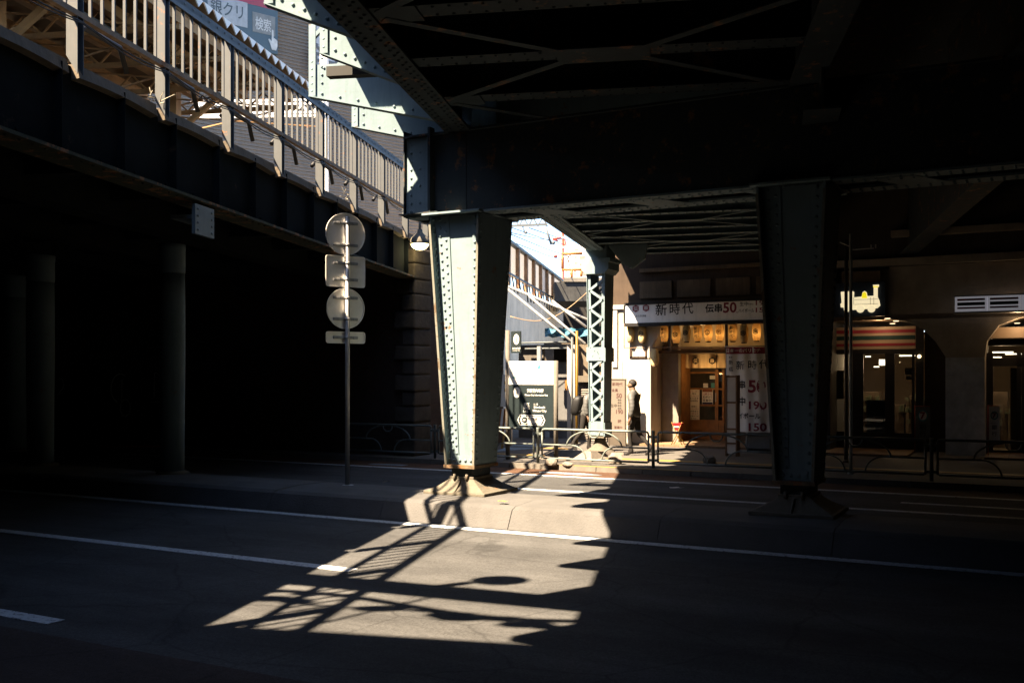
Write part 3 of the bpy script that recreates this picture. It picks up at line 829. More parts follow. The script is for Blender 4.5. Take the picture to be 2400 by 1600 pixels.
# ================================================================== LATTICE COLUMN
LA, LD = None, 21.8
LA = (ua(1379, LD-.2)+ua(1416, LD-.2))/2+.02
lc = thing('lattice_column', 'slender pale green lattice column with zigzag bars on the far pavement', 'column', 'U', (LA, LD, PH))
zb, zt = .55, 4.35
def lw(z): k = (z-zb)/(zt-zb); return .165+.055*k, .2+.06*k
for sg in (-1, 1):
    m = MB('U')
    (w0, h0), (w1, h1) = lw(zb), lw(zt)
    for d in (-1, 1):                                            # corner angles
        for (p0, p1) in (((w0, w0-.07), (w1, w1-.075)),):
            m.hexa([(LA+sg*p0[0], LD+d*h0, zb), (LA+sg*p0[1], LD+d*h0, zb), (LA+sg*p0[1], LD+d*(h0-.014), zb), (LA+sg*p0[0], LD+d*(h0-.014), zb),
                    (LA+sg*p1[0], LD+d*h1, zt), (LA+sg*p1[1], LD+d*h1, zt), (LA+sg*p1[1], LD+d*(h1-.014), zt), (LA+sg*p1[0], LD+d*(h1-.014), zt)])
    m.build('corner_angle', STEEL, lc)
    m = MB('U')
    m.hexa([(LA+sg*(w0-.001), LD-h0-.03, zb), (LA+sg*(w0+.014), LD-h0-.03, zb), (LA+sg*(w0+.014), LD+h0, zb), (LA+sg*(w0-.001), LD+h0, zb),
            (LA+sg*(w1-.001), LD-h1-.03, zt), (LA+sg*(w1+.014), LD-h1-.03, zt), (LA+sg*(w1+.014), LD+h1, zt), (LA+sg*(w1-.001), LD+h1, zt)])
    for k in range(38):
        z = zb+.06+k*.1; ww, hh = lw(z); m.rivet((LA+sg*(ww+.014), LD-hh+.05, z), (sg, 0, 0), .018)
    m.box(LA+sg*(lw(2.5)[0]+.014), LA+sg*(lw(2.5)[0]+.045), LD-.26, LD+.27, 2.3, 2.62)
    m.box(LA+sg*(w0+.014), LA+sg*(w0+.04), LD-.22, LD+.22, zb, zb+.32)
    m.build('side_plate', STEEL, lc)
for d in (-1, 1):
    m = MB('U')
    def zig(z0, z1, n):
        for k in range(n):
            a0, a1 = z0+(z1-z0)*k/n, z0+(z1-z0)*(k+1)/n
            wa, ha = lw(a0); wb, hb = lw(a1); s = 1 if k % 2 else -1
            m.beam((LA+s*(wa-.05), LD+d*(ha+.012), a0), (LA-s*(wb-.05), LD+d*(hb+.012), a1), .012, .06)
            m.rivet((LA+s*(wa-.05), LD+d*(ha+.02), a0), (0, d, 0), .022)
    zig(.9, 2.33, 7); zig(2.64, 4.2, 7)
    m.build('lacing', STEEL, lc)
    m = MB('U')
    hh = lw(2.46)[1]
    m.box(LA-.245, LA+.215, LD+d*(hh+.016), LD+d*(hh+.03), 2.32, 2.64)
    m.box(LA-.16, LA+.17, LD+d*(lw(.7)[1]+.016), LD+d*(lw(.7)[1]+.03), zb+.02, .9)
    rnd = random.Random(2)
    for k in range(8): m.rivet((LA+rnd.uniform(-.1, .1), LD+d*(hh+.03), 2.38+k*.025), (0, d, 0), .014)
    m.build('batten_plate', STEEL, lc)
m = MB('U')
m.prism([(LA-.24, zt), (LA-.34, zt+.1), (LA-.34, zt+.26), (LA-.38, zt+.28), (LA-.38, zt+.36), (LA+.38, zt+.36), (LA+.38, zt+.28), (LA+.34, zt+.26), (LA+.34, zt+.1), (LA+.24, zt)], 'y', LD-.34, LD+.34)
m.box(LA-.27, LA+.27, LD-.27, LD+.27, zt+.36, 5.3)
m.build('capital', STEEL, lc)
m = MB('U')
m.box(LA-.19, LA+.19, LD-.24, LD+.24, zb-.04, zb)
m.lathe((LA, LD, 0), [(.36, PH+.06), (.34, PH+.1), (.2, PH+.2), (.14, PH+.3), (.13, zb-.04)], 12)
m.build('base_casting', CAST, lc)
m = MB('U'); m.hexa([(LA-.75, LD-1.9, PH), (LA+.6, LD-1.9, PH), (LA+.55, LD+.4, PH), (LA-.5, LD+.4, PH), (LA-.45, LD-1.5, PH+.2), (LA+.4, LD-1.5, PH+.2), (LA+.4, LD+.35, PH+.06), (LA-.42, LD+.35, PH+.06)])
o = m.build('concrete_plinth', STONE, None, bevel=.03, origin=(LA, LD-1, PH)); o['label'] = 'low sloping concrete plinth at the foot of the lattice column'; o['category'] = 'plinth'

def rock(px, py, w_, h_, label, seed, d=19.0):
    rnd = random.Random(seed); p = hit('U', px, py, z=PH)
    bm = bmesh.new(); bmesh.ops.create_icosphere(bm, subdivisions=2, radius=1)
    m = MB('U')
    vsq = []
    for v in bm.verts:
        k = 1+rnd.uniform(-.16, .16)
        vsq.append((p[0]+v.co.x*w_*k, p[1]+v.co.y*w_*.7*k, PH+max(-.01, (v.co.z*.75+.45)*h_*k)))
    m.add(vsq, [tuple(q.index for q in f.verts) for f in bm.faces]); bm.free()
    o = m.build('stone', STONE, None, bevel=0, origin=(p[0], p[1], PH)); o['label'] = label; o['category'] = 'stone'
rock(1441, 1087, .17, .19, 'big pale rough stone lying by the kerb below the guardrail', 1)
rock(1292, 1090, .14, .12, 'lump of broken concrete at the kerb below the map board post', 2)
rock(1330, 1091, .12, .07, 'small flat lump of concrete on the kerb beside the larger lump', 3)
rock(1662, 1085, .14, .14, 'rough stone in the shade on the kerb left of the deep shade column', 4)

# ================================================================== SIGN POST
SZ = 15.36; sx = (811-HX)/F*SZ
sp = thing('road_sign_post', 'galvanised pole with four road signs seen from their backs on the island', 'road sign', 'S', from_world('S', (sx, SZ, .28)))
o_ = from_world('S', (sx, SZ, 0)); x0, y0 = o_[0], o_[1]
zof = lambda py: H0+(HY-py)/F*SZ
m = MB('S'); m.tube([(x0, y0-.052, .2), (x0, y0-.052, zof(512))], .036, 14)
m.lathe((x0, y0-.052, zof(512)), [(.038, 0), (.038, .015), (.02, .025)], 14); m.build('pole', GALV, sp)
m = MB('S'); m.lathe((x0, y0-.052, .27), [(.1, 0), (.1, .012), (.04, .02)], 12); m.build('pole_foot', GALV, sp)
def sign(kind, cz, w_, h_, nm):
    m = MB('S'); cx = x0-.012
    if kind == 'round':
        n = 40; f = lambda t, r: (cx+r*math.cos(t), cz+r*math.sin(t))
        m.prism([f(2*math.pi*i/n, w_) for i in range(n)], 'y', y0, y0+.004)
        o1 = [f(2*math.pi*i/n, w_) for i in range(n)]; i1 = [f(2*math.pi*i/n, w_-.012) for i in range(n)]
    else:
        def rr(hw, hh, r):
            out = []
            for qx, qz, t0 in ((1, 1, 0), (-1, 1, 90), (-1, -1, 180), (1, -1, 270)):
                for k in range(6):
                    t = R(t0+k*18); out.append((cx+qx*(hw-r)+r*math.cos(t), cz+qz*(hh-r)+r*math.sin(t)))
            return out
        o1 = rr(w_, h_, .04); i1 = rr(w_-.012, h_-.012, .03); n = len(o1)
        m.prism(o1, 'y', y0, y0+.004)
    # returned rim
    for i in range(n):
        j = (i+1) % n
        A, B, C, D = o1[i], o1[j], i1[j], i1[i]
        m.add([(A[0], y0-.022, A[1]), (B[0], y0-.022, B[1]), (C[0], y0-.022, C[1]), (D[0], y0-.022, D[1])], [(0, 1, 2, 3)])
        m.add([(A[0], y0-.022, A[1]), (B[0], y0-.022, B[1]), (B[0], y0, B[1]), (A[0], y0, A[1])], [(0, 1, 2, 3)])
        m.add([(D[0], y0-.022, D[1]), (C[0], y0-.022, C[1]), (C[0], y0, C[1]), (D[0], y0, D[1])], [(0, 1, 2, 3)])
    s = m.build(nm, SIGNBACK, sp, orient=False)
    zs = (cz+h_*.52, cz-h_*.52) if h_ > .15 else (cz,)
    for z in zs:
        m = MB('S'); m.box(cx-.2, cx+.2, y0-.02, y0-.001, z-.022, z+.022); m.box(cx-.2, cx+.2, y0-.034, y0-.02, z-.006, z+.006)
        for q in (-.14, -.11, .1, .13): m.box(cx+q-.006, cx+q+.006, y0-.036, y0-.02, z-.02, z+.02)
        m.lathe((x0, y0-.052, z-.02), [(.043, 0), (.043, .04)], 12)
        m.build('mounting_bar', GALV, s)
sign('round', zof(549), .325, .325, 'round_sign')
sign('square', zof(636.5), .325, .24, 'square_sign')
sign('round', zof(723), .315, .315, 'round_sign')
sign('plate', zof(791), .325, .09, 'plate_sign')

# ================================================================== GUARDRAILS
GD = 19.1
def guardrail(c, label, half=1.2):
    t = thing('guardrail', label, 'guardrail', 'U', (c, GD, PH), 'arched pipe guardrails along the far kerb')
    z0, z1, z2 = .21, .50, .83
    r = .024
    m = MB('U'); m.tube([(c-half, GD, z2-.06), (c-half+.02, GD, z2-.01), (c-half+.07, GD, z2), (c+half-.07, GD, z2), (c+half-.02, GD, z2-.01), (c+half, GD, z2-.06)], r, 8)
    m.rod((c-half, GD, z2-.05), (c-half, GD, z0), r*.9); m.rod((c+half, GD, z2-.05), (c+half, GD, z0), r*.9)
    m.rod((c-half+.02, GD, z0), (c+half-.02, GD, z0), r*.9); m.build('pipe_frame', RAILP, t)
    m = MB('U')
    m.tube([(c-.62*math.cos(math.pi*i/16), GD, z1+(z2-z1-.01)*math.sin(math.pi*i/16)) for i in range(17)], .017, 7)
    m.tube([(c-.13, GD, z2-.02), (c-.11, GD, z2-.1), (c-.05, GD, z2-.15), (c+.05, GD, z2-.15), (c+.11, GD, z2-.1), (c+.13, GD, z2-.02)], .016, 7)
    for sg in (-1, 1):
        m.rod((c+sg*(half), GD, z1), (c+sg*.5, GD, z1-.0), .018)
        m.tube([(c+sg*(.5-.32*math.sin(math.pi/2*i/8)), GD, z0+(z1-z0)*math.cos(math.pi/2*i/8)) for i in range(9)], .016, 7)
    m.build('arch_bars', RAILP, t)
    for sg in (1,):
        m = MB('U'); x = c+half+.1
        m.tube([(x, GD-.0, PH-.02), (x, GD, z2+.0), (x, GD, z2+.03)], .034, 10)
        for z in (z0+.05, z2-.1): m.box(x-.12, x+.12, GD-.02, GD+.02, z-.025, z+.025)
        m.build('post', RAILP, t)
for c, lab in ((-13.4, 'guardrail panel in deep shade just left of the sunlit column'),
               (-10.8, 'guardrail panel half in shade below the city map board'),
               (-8.2, 'sunlit guardrail panel in front of the lattice column and pedestrians'),
               (-5.6, 'guardrail panel half in shade before the restaurant door'),
               (-3.0, 'dark guardrail panel in front of the store windows'),
               (-.4, 'dark guardrail panel in front of the store pier'),
               (2.2, 'dark guardrail panel at the photo edge by the second store bay')):
    guardrail(c, lab)

# ================================================================== CITY MAP BOARD
ID = 19.6
ib = thing('map_board', 'dark and white city map board on two beige posts with an i sign', 'information board', 'U', (ua(1245, ID), ID, PH))
xl, xr = ua(1190, ID), ua(1303, ID)
m = MB('U'); m.tube([(xl, ID, PH), (xl, ID, uz(1190, 774, ID))], .05, 14); m.build('post', KERB, ib)
m = MB('U'); m.tube([(xr, ID, PH), (xr, ID, uz(1303, 845, ID))], .05, 14); m.build('post', KERB, ib)
zT, zM, zB = uz(1245, 846, ID), uz(1245, 901, ID), uz(1245, 1002, ID)
m = MB('U'); m.box(xl+.045, xr-.045, ID-.03, ID+.03, zM+.002, zT); up = m.build('white_panel', WHITEB, ib)
m = MB('U'); m.box(xl+.045, xr-.045, ID-.03, ID+.03, zB, zM-.002); lo = m.build('dark_panel', DARKP, ib)
fI = lambda px, py: (lambda p: (lambda x, y: (p[0]+x, ID-.033, p[2]+y)))(hit('U', px, py, y=ID-.033))
m = MB('U')
f = fI(1263, 859); m.disc(lambda x, y: f(x, y), .001)
def frame_sq(f, w_, h_, th=.012):
    for (ax, az, bx, bz) in ((-w_, -h_, w_, -h_+th), (-w_, h_-th, w_, h_), (-w_, -h_+th, -w_+th, h_-th), (w_-th, -h_+th, w_, h_-th)):
        m.add([f(ax, az), f(bx, az), f(bx, bz), f(ax, bz)], [(0, 1, 2, 3)])
frame_sq(f, .065, .085); m.add([f(-.035, -.05), f(.035, -.05), f(.035, .02), f(.01, .05), f(-.02, .05), f(-.02, .0), f(-.035, .0)], [tuple(range(7))])
f = fI(1226, 886); frame_sq(f, .065, .085); m.add([f(-.04, -.06), f(.04, -.06), f(0, -.025)], [(0, 1, 2)]); m.add([f(-.03, .0), f(.03, .0), f(.03, .03), f(-.03, .03)], [(0, 1, 2, 3)])
f = fI(1206, 884); m.add([f(-.06, 0), f(-.02, .04), f(-.02, .015), f(.06, .015), f(.06, -.015), f(-.02, -.015), f(-.02, -.04)], [tuple(range(7))])
f = fI(1282, 858); m.add([f(-.035, .03), f(0, -.02), f(.035, .03), f(.012, .03), f(0, .01), f(-.012, .03)], [tuple(range(6))])
m.text('地下鉄駅方面', fI(1262, 884), .075, .004); m.text('改札口', fI(1226, 858), .07, .004)
m.add([fI(1196, 873)(0, 0), fI(1296, 873)(0, 0), fI(1296, 873)(0, .006), fI(1196, 873)(0, .006)], [(0, 1, 2, 3)])
m.build('teal_lettering', TEAL, up)
m = MB('U')
f = fI(1211, 919); m.disc(f, .088, 26, .115); m.build('info_disc', WHITEB, lo)
m = MB('U')
g = fI(1254, 915); m.text('港区案内地図', g, .085, .012, .40)
m.text('Minato City Information Map', fI(1257, 926), .05, .01, .56); m.build('title_lettering', WHITEB, lo)
m = MB('U')
for t, px, py, s in (('港区', 1234, 947, .075), ('新橋', 1234, 955, .075), ('1-13', 1232, 963.5, .075)): m.text(t, fI(px, py), s, .006)
for t, px, py, s in (('1-13', 1256, 947, .06), ('Shimbashi', 1264, 954, .07), ('Minato City', 1265, 963, .07)): m.text(t, fI(px, py), s, .004)
m.build('address_lettering', WHITEB, lo)
m = MB('U')
f = fI(1245, 984)
hexo = [(-.34, 0), (-.285, .115), (.285, .115), (.34, 0), (.285, -.115), (-.285, -.115)]
def ring_poly(f, P, k):
    Q = [(x*k, y*k*.94) for x, y in P]; n = len(P)
    m.add([f(*p) for p in P]+[f(*q) for q in Q], [(i, (i+1) % n, n+(i+1) % n, n+i) for i in range(n)])
ring_poly(f, hexo, .95)
m.add([f(x*.84, y*.72) for x, y in hexo], [tuple(range(6))])
m.build('route_plate', WHITEB, lo)
m = MB('U')
f = (lambda p: (lambda x, y: (p[0]+x, ID-.036, p[2]+y)))(hit('U', 1211, 919, y=ID-.036))
m.text('i', f, .2, .02); m.build('info_letter', DARKP, lo)
m = MB('U')
f = (lambda p: (lambda x, y: (p[0]+x, ID-.036, p[2]+y)))(hit('U', 1245, 984, y=ID-.036))
hx = [(.075*math.cos(R(60*i+30)), .075*math.sin(R(60*i+30))) for i in range(6)]
m.add([(f(x-.17, y)) for x, y in hx], [tuple(range(6))])
m.text('外堀通り', lambda x, y: f(x+.06, y+.02), .085, .006); m.text('Sotobori-dori', lambda x, y: f(x+.06, y-.05), .035, .003)
m.build('route_lettering', DARKP, lo)
m = MB('U')
f2 = lambda x, y: (f(x, y)[0], ID-.038, f(x, y)[2])
m.text('405', lambda x, y: f2(x-.17, y), .06, .006); m.build('route_number', WHITEB, lo)
m = MB('U'); b0, b1 = ua(1198.5, ID), ua(1221, ID); m.box(b0, b1, ID-.02, ID+.02, uz(1210, 827, ID), uz(1210, 776, ID))
bl = m.build('blade_sign', DARKP, ib)
m = MB('U'); f = (lambda p: (lambda x, y: (p[0]+x, ID-.024, p[2]+y)))(hit('U', 1210, 795, y=ID-.024)); m.disc(f, .068, 26, .115)
f3 = (lambda p: (lambda x, y: (p[0]+x, ID-.024, p[2]+y)))(hit('U', 1210, 816, y=ID-.024)); m.text('観光案内図', f3, .04, .003); m.text('INFORMATION', lambda x, y: (f3(x, y)[0], ID-.024, f3(x, y)[2]-.05), .026, .002)
m.build('white_lettering', WHITEB, bl)
m = MB('U'); fb = lambda x, y: (f(x, y)[0], ID-.027, f(x, y)[2]); m.text('i', fb, .2, .022); m.build('letter', DARKP, bl)

# barricade behind the sunlit column
bp = hit('U', 1165, 1000, y=22.6)
bc = thing('barricade', 'orange and white striped barricade board beside the sunlit column', 'barricade', 'U', (bp[0], 22.6, PH))
m = MB('U'); m.box(bp[0]-.5, bp[0]+.28, 22.58, 22.61, .5, 1.12); bb = m.build('board', WHITEB, bc)
m = MB('U')
for k in range(6):
    x = bp[0]-.5+k*.13
    m.add([(x, 22.576, .5), (x+.06, 22.576, .5), (x+.13, 22.576, 1.12), (x+.07, 22.576, 1.12)], [(0, 1, 2, 3)])
m.build('stripe', ORANGE, bb)
m = MB('U')
for x in (-.42, .2): m.beam((bp[0]+x, 22.5, PH), (bp[0]+x, 22.63, .55), .04, .04); m.beam((bp[0]+x, 22.75, PH), (bp[0]+x, 22.63, .55), .04, .04)
m.build('leg', YELP, bc)
m = MB('U'); m.box(bp[0]-.6, bp[0]+.16, 23.2, 23.26, 1.15, 2.0); 
o = m.build('notice_board', PALE, None, origin=(bp[0], 23.2, 1.15)); o['label'] = 'pale construction notice with yellow marks above the striped barricade'; o['category'] = 'notice'
m = MB('U')
for z in (1.55, 1.75): m.box(bp[0]-.1, bp[0]+.0, 23.19, 23.2, z, z+.08)
m.build('yellow_mark', YELP, o)
m = MB('U')
for x in (-.5, .06): m.box(bp[0]+x, bp[0]+x+.04, 23.2, 23.26, PH, 1.15)
m.build('leg', GALV, o)
rb = thing('red_barrier_bar', 'thin orange red barrier bar lying low by the round columns', 'barrier', 'U', hit('U', 310, 1056, y=17.2))
pa, pb = hit('U', 232, 1059, y=17.0), hit('U', 388, 1051, y=17.3)
m = MB('U'); m.rod((pa[0], 17.0, .22), (pb[0], 17.3, .27), .022, 6); m.build('bar', mat('bright_orange_red', (.75, .16, .07), rough=.4), rb)
for k, q in enumerate((pa, pb)):
    m = MB('U'); m.lathe((q[0], q[1], 0), [(.16, .0), (.16, .04), (.03, .06), (.03, .3)], 10); m.build('foot', BLACKP, rb)

# leaves and scraps on the ground
for i, (px, py, z, lab, mt) in enumerate(((1178, 1176, .30, 'yellow green fallen leaf on the sunlit island', LEAFM),
                                 (905, 1130, .295, 'brown crumpled leaf on the shaded island behind the sign pole', CONCB),
                                 (1585, 1144, .004, 'flattened scrap of paper in the shade on the far lane', PALE),
                                 (1967, 1126, .004, 'flattened scrap of paper on the road beside the deep shade column', PALE))):
    p = hit('U', px, py, z=z); m = MB('U')
    rnd = random.Random(i); r = .075 if i < 2 else .14
    pts = [(p[0]+r*k*math.cos(t), p[1]+r*.7*k*math.sin(t), z+.006+rnd.uniform(0, .02)) for t, k in ((R(j*45), rnd.uniform(.6, 1.15)) for j in range(8))]
    c = (p[0], p[1], z+.012)
    m.add(pts+[c], [(j, (j+1) % 8, 8) for j in range(8)])
    o = m.build('leaf' if i < 2 else 'paper_scrap', mt, None, origin=(p[0], p[1], z)); o['label'] = lab; o['category'] = 'leaf' if i < 2 else 'litter'

# ================================================================== PEOPLE
def skin_mesh(joints, edges, root=0, sub=2):
    me = bpy.data.meshes.new('figure'); me.from_pydata([j[:3] for j in joints], edges, [])
    o = bpy.data.objects.new('figure', me); COL.objects.link(o)
    s = o.modifiers.new('skin', 'SKIN'); s.use_smooth_shade = True
    for i, j in enumerate(joints):
        r = j[3]; r = r if isinstance(r, tuple) else (r, r)
        me.skin_vertices[0].data[i].radius = r; me.skin_vertices[0].data[i].use_root = (i == root)
    sb = o.modifiers.new('sub', 'SUBSURF'); sb.levels = sub; sb.render_levels = sub
    bpy.context.view_layer.update()
    m2 = bpy.data.meshes.new_from_object(o.evaluated_get(bpy.context.evaluated_depsgraph_get()))
    vs_ = [tuple(v.co) for v in m2.vertices]; fs_2 = [tuple(p.vertices) for p in m2.polygons]
    bpy.data.objects.remove(o); bpy.data.meshes.remove(me); bpy.data.meshes.remove(m2)
    return vs_, fs_2

def person(org, sign_, label, lean=0.0, stride=1.0, H=1.0, head_down=.0, pack=None):
    """walker; local x is the walking direction, sign_=-1 walks towards -u"""
    t = thing('person', label, 'person', 'U', org)
    def W(p):        # local figure coordinates to the U frame
        return (org[0]+sign_*p[0]*H, org[1]+sign_*p[1]*H, org[2]+p[2]*H)
    J = []; E = []
    def j(x, y, z, r, frm=None):
        lx_ = x+lean*max(0, z-.9)
        J.append((lx_, y, z, r)); i = len(J)-1
        if frm is not None: E.append((frm, i))
        return i
    pel = j(0, 0, .93, (.145, .115)); sp1 = j(.01, 0, 1.08, (.135, .105), pel); sp2 = j(.02, 0, 1.26, (.155, .12), sp1)
    ch = j(.02, 0, 1.38, (.15, .11), sp2); nk = j(.03, 0, 1.47, .058, ch); hd0 = j(.05+head_down*.3, 0, 1.545, .066, nk)
    hd = j(.06+head_down, 0, 1.615, (.085, .098), hd0); ht = j(.045+head_down*1.1, 0, 1.675, (.08, .088), hd); tp = j(.04+head_down, 0, 1.70, .05, ht)
    j(.155+head_down, 0, 1.60, .016, hd)                                   # nose
    j(.115+head_down*.8, 0, 1.535, .032, hd0)                              # chin
    for s in (-1, 1): j(.035+head_down, s*.085, 1.60, .018, hd)            # ears
    def leg(s, kx, kz, ax, az, foot_pitch):
        hp = j(0, s*.085, .88, .098, pel); kn = j(kx, s*.085, kz, .062, hp); an = j(ax, s*.08, az, .042, kn)
        he = j(ax-.03, s*.08, az-.045, .042, an)
        ba = j(ax+.1*math.cos(foot_pitch), s*.08, az-.055-.1*math.sin(foot_pitch), .04, an); j(ax+.19*math.cos(foot_pitch), s*.08, az-.06-.19*math.sin(foot_pitch), .028, ba)
    leg(1, .10*stride, .50, .06*stride, .09, 0)
    leg(-1, -.06*stride, .50, -.36*stride, .2, .75)
    hands = []
    def arm(s, ex, ez, hx_, hz):
        sh = j(.02, s*.185, 1.37, .062, ch); el = j(ex, s*.235, ez, .045, sh); wr = j(hx_, s*.235, hz, .027, el)
        pm = j(hx_+.02, s*.235, hz-.06, (.034, .022), wr); pk = j(hx_+.035, s*.232, hz-.095, (.034, .02), pm)
        for q, (dx, ln) in enumerate(((.03, .06), (.01, .075), (-.01, .07), (-.028, .055))):
            k1 = j(hx_+.035+dx, s*.23, hz-.095-ln*.5, .0085, pk); j(hx_+.045+dx, s*.222, hz-.095-ln, .0075, k1)
        k1 = j(hx_+.065, s*.228, hz-.07, .0095, pm); j(hx_+.08, s*.224, hz-.105, .008, k1)
        hands.append((hz-.02))
    arm(1, -.04, 1.10, .02, .86)
    arm(-1, .07, 1.11, .16, .90)
    vsq, fs2 = skin_mesh(J, E)
    m = MB('U'); m.sm = True
    P = [W(v) for v in vsq]
    b = len(m.v); m.v += P
    for f in fs2:
        c = [sum(vsq[i][k] for i in f)/len(f) for k in range(3)]
        x, y, z = c
        if z < .96 and abs(y) < .19: mi = 1 if not (z < .13 or (x < -.2*stride and z < .24)) else 2
        elif z >= 1.46: mi = 0
        elif abs(y) > .19 and z < .93: mi = 0
        else: mi = 3
        m.p.append(tuple(b+i for i in f)); m.mi.append(mi); m.smooth.append(True)
    body = m.build('body', [SKIN, TROUSER, SHOE, JACKET], t)
    # padded jacket with quilted rings
    J.clear(); E.clear()
    c0 = j(0, 0, .84, (.175, .15)); c1 = j(.005, 0, .98, (.175, .15), c0); c2 = j(.015, 0, 1.14, (.17, .14), c1)
    c3 = j(.02, 0, 1.28, (.18, .145), c2); c4 = j(.02, 0, 1.385, (.16, .125), c3); c5 = j(.035, 0, 1.47, (.085, .08), c4); j(.04, 0, 1.515, (.08, .075), c5)
    for s, ex, ez, hx_, hz in ((1, -.04, 1.10, .02, .88), (-1, .07, 1.11, .16, .92)):
        sh = j(.02, s*.195, 1.365, .085, c4); el = j(ex, s*.24, ez, .072, sh); wr = j(hx_, s*.238, hz, .055, el)
    vsq, fs2 = skin_mesh(J, E, sub=3)
    n = len(vsq)
    bm = bmesh.new(); bv = [bm.verts.new(v) for v in vsq]
    for f in fs2:
        try: bm.faces.new([bv[i] for i in f])
        except ValueError: pass
    bm.normal_update()
    for v in bm.verts:
        ph = (v.co.z+.02*math.sin(9*v.co.x+4*v.co.y))/.085
        v.co += v.normal*(.0038*abs(math.sin(math.pi*ph))-.002)
    vsq = [tuple(v.co) for v in bm.verts]; bm.free()
    m = MB('U'); m.sm = True; m.add([W(v) for v in vsq], fs2)
    m.build('padded_jacket', JACKET, t)
    # hair cap
    m = MB('U'); m.sm = True
    bm = bmesh.new(); bmesh.ops.create_uvsphere(bm, u_segments=20, v_segments=14, radius=1)
    rnd = random.Random(4)
    hv = []
    hx0 = .035+lean*.72+head_down
    for v in bm.verts:
        k = 1+rnd.uniform(-.05, .05)
        x, y, z = v.co.x*.103*k, v.co.y*.09*k, v.co.z*.092*k
        if v.co.z < -.1: x = min(x, .0); z = max(z, -.085)
        if v.co.x > .5 and v.co.z < .25: x = min(x, .06)
        hv.append(W((hx0+x-.005, y, 1.655+z)))
    m.add(hv, [tuple(q.index for q in f.verts) for f in bm.faces]); bm.free()
    m.build('hair', HAIR, t)
    for s in (-1, 1):
        m = MB('U'); m.ball(W((.142+head_down+lean*.72, s*.032, 1.618)), .011, 8, 5); m.build('eye', INK, t)
    m = MB('U'); m.tube([W((.138+head_down+lean*.72, -.022, 1.562)), W((.146+head_down+lean*.72, 0, 1.562)), W((.138+head_down+lean*.72, .022, 1.562))], .005, 5); m.build('mouth', REDP, t)
    if pack:
        m = MB('U'); m.sm = True
        bm = bmesh.new(); bmesh.ops.create_icosphere(bm, subdivisions=3, radius=1)
        def sq(v, e=.6): return math.copysign(abs(v)**e, v)
        pv = [W((-.27+sq(v.co.x)*.13+lean*(.22+sq(v.co.z)*.2), sq(v.co.y)*.16, 1.15+sq(v.co.z)*.25)) for v in bm.verts]
        m.add(pv, [tuple(q.index for q in f.verts) for f in bm.faces]); bm.free()
        bo = m.build('backpack', BLACKP, None, origin=W((-.24, 0, 1.15))); bo['label'] = pack; bo['category'] = 'backpack'
        m = MB('U')
        for s in (-1, 1):
            m.tube([W((-.14+lean*.1, s*.12, 1.0)), W((.12+lean*.3, s*.13, 1.1)), W((.18+lean*.4, s*.13, 1.3)), W((.02+lean*.6, s*.13, 1.49)), W((-.14+lean*.5, s*.12, 1.36))], .022, 6)
        m.build('strap', BLACKP, bo)
    return t
PD_ = 22.0
person((ua(1488, PD_), PD_, PH), -1, 'person in a grey padded jacket and dark trousers walking past the white wall', lean=.02, head_down=.015, H=1.02)
person((ua(1372, 22.5), 22.5, PH), 1, 'person leaning forward behind the lattice column in grey jacket with backpack', lean=.22, stride=.9, head_down=.05, H=.98,
       pack='black backpack worn by the person behind the lattice column')

# ================================================================== RESTAURANT
SD = 25.4
rs = thing('restaurant', 'small restaurant under the arches with a white plaster corner and a wooden door', 'restaurant', 'U', (ua(1600, SD), SD, PH))
aL, aP, aE = ua(1432, SD), ua(1546, SD), ua(1868, SD)
m = MB('U'); m.box(aL-.1, aE+.8, SD+.02, SD+.5, 3.86, 8.2); m.build('upper_wall', mat('brown_upper_wall', (.05, .034, .023), rough=.9, var=.3, sc=1.2, streak=.5), rs)
m = MB('U')
for i in range(6):
    x0 = ua(1500, SD)+i*1.05
    m.box(x0, x0+.9, SD-.03, SD+.02, 4.05, 4.5)
m.box(ua(1500, SD), aE, SD-.06, SD+.0, 4.75, 4.85)
m.build('wall_panel', mat('brown_panel', (.13, .09, .052), rough=.8, var=.3, sc=2, streak=.5), rs)
# plaster pier with a flared head
xr_ = ua(1526, SD)
m = MB('U'); m.prism([(aL, PH), (xr_, PH), (xr_, 2.35), (xr_+.05, 2.75), (xr_+.25, 3.1), (xr_+.55, 3.36), (xr_+.55, 3.84), (aL, 3.84)], 'y', SD, SD+2.0)
m.build('plaster_pier', PLASTER, rs, bevel=.05)
m = MB('U'); m.box(aL-.06, xr_+.3, SD-.07, SD, 3.78, 3.9); m.box(aL+.05, aL+.2, SD-.05, SD, 2.2, 3.78); m.build('cornice', PLASTER, rs)
m = MB('U'); m.box(aL, aL+.34, SD-.012, SD-.0, 1.55, 2.36); m.build('wall_recess', mat('shadowed_frame', (.28, .26, .23), rough=.8), rs)
m = MB('U'); f0, f1 = ua(1478, SD), ua(1516, SD); z0, z1 = uz(1500, 839, SD), uz(1500, 812, SD)
for q in ((f0, f1, z0, z0+.04), (f0, f0+.04, z0, z1), (f1-.04, f1, z0, z1)): m.box(q[0], q[1], SD-.03, SD-.001, q[2], q[3])
m.build('wall_frame', WOODD, rs)
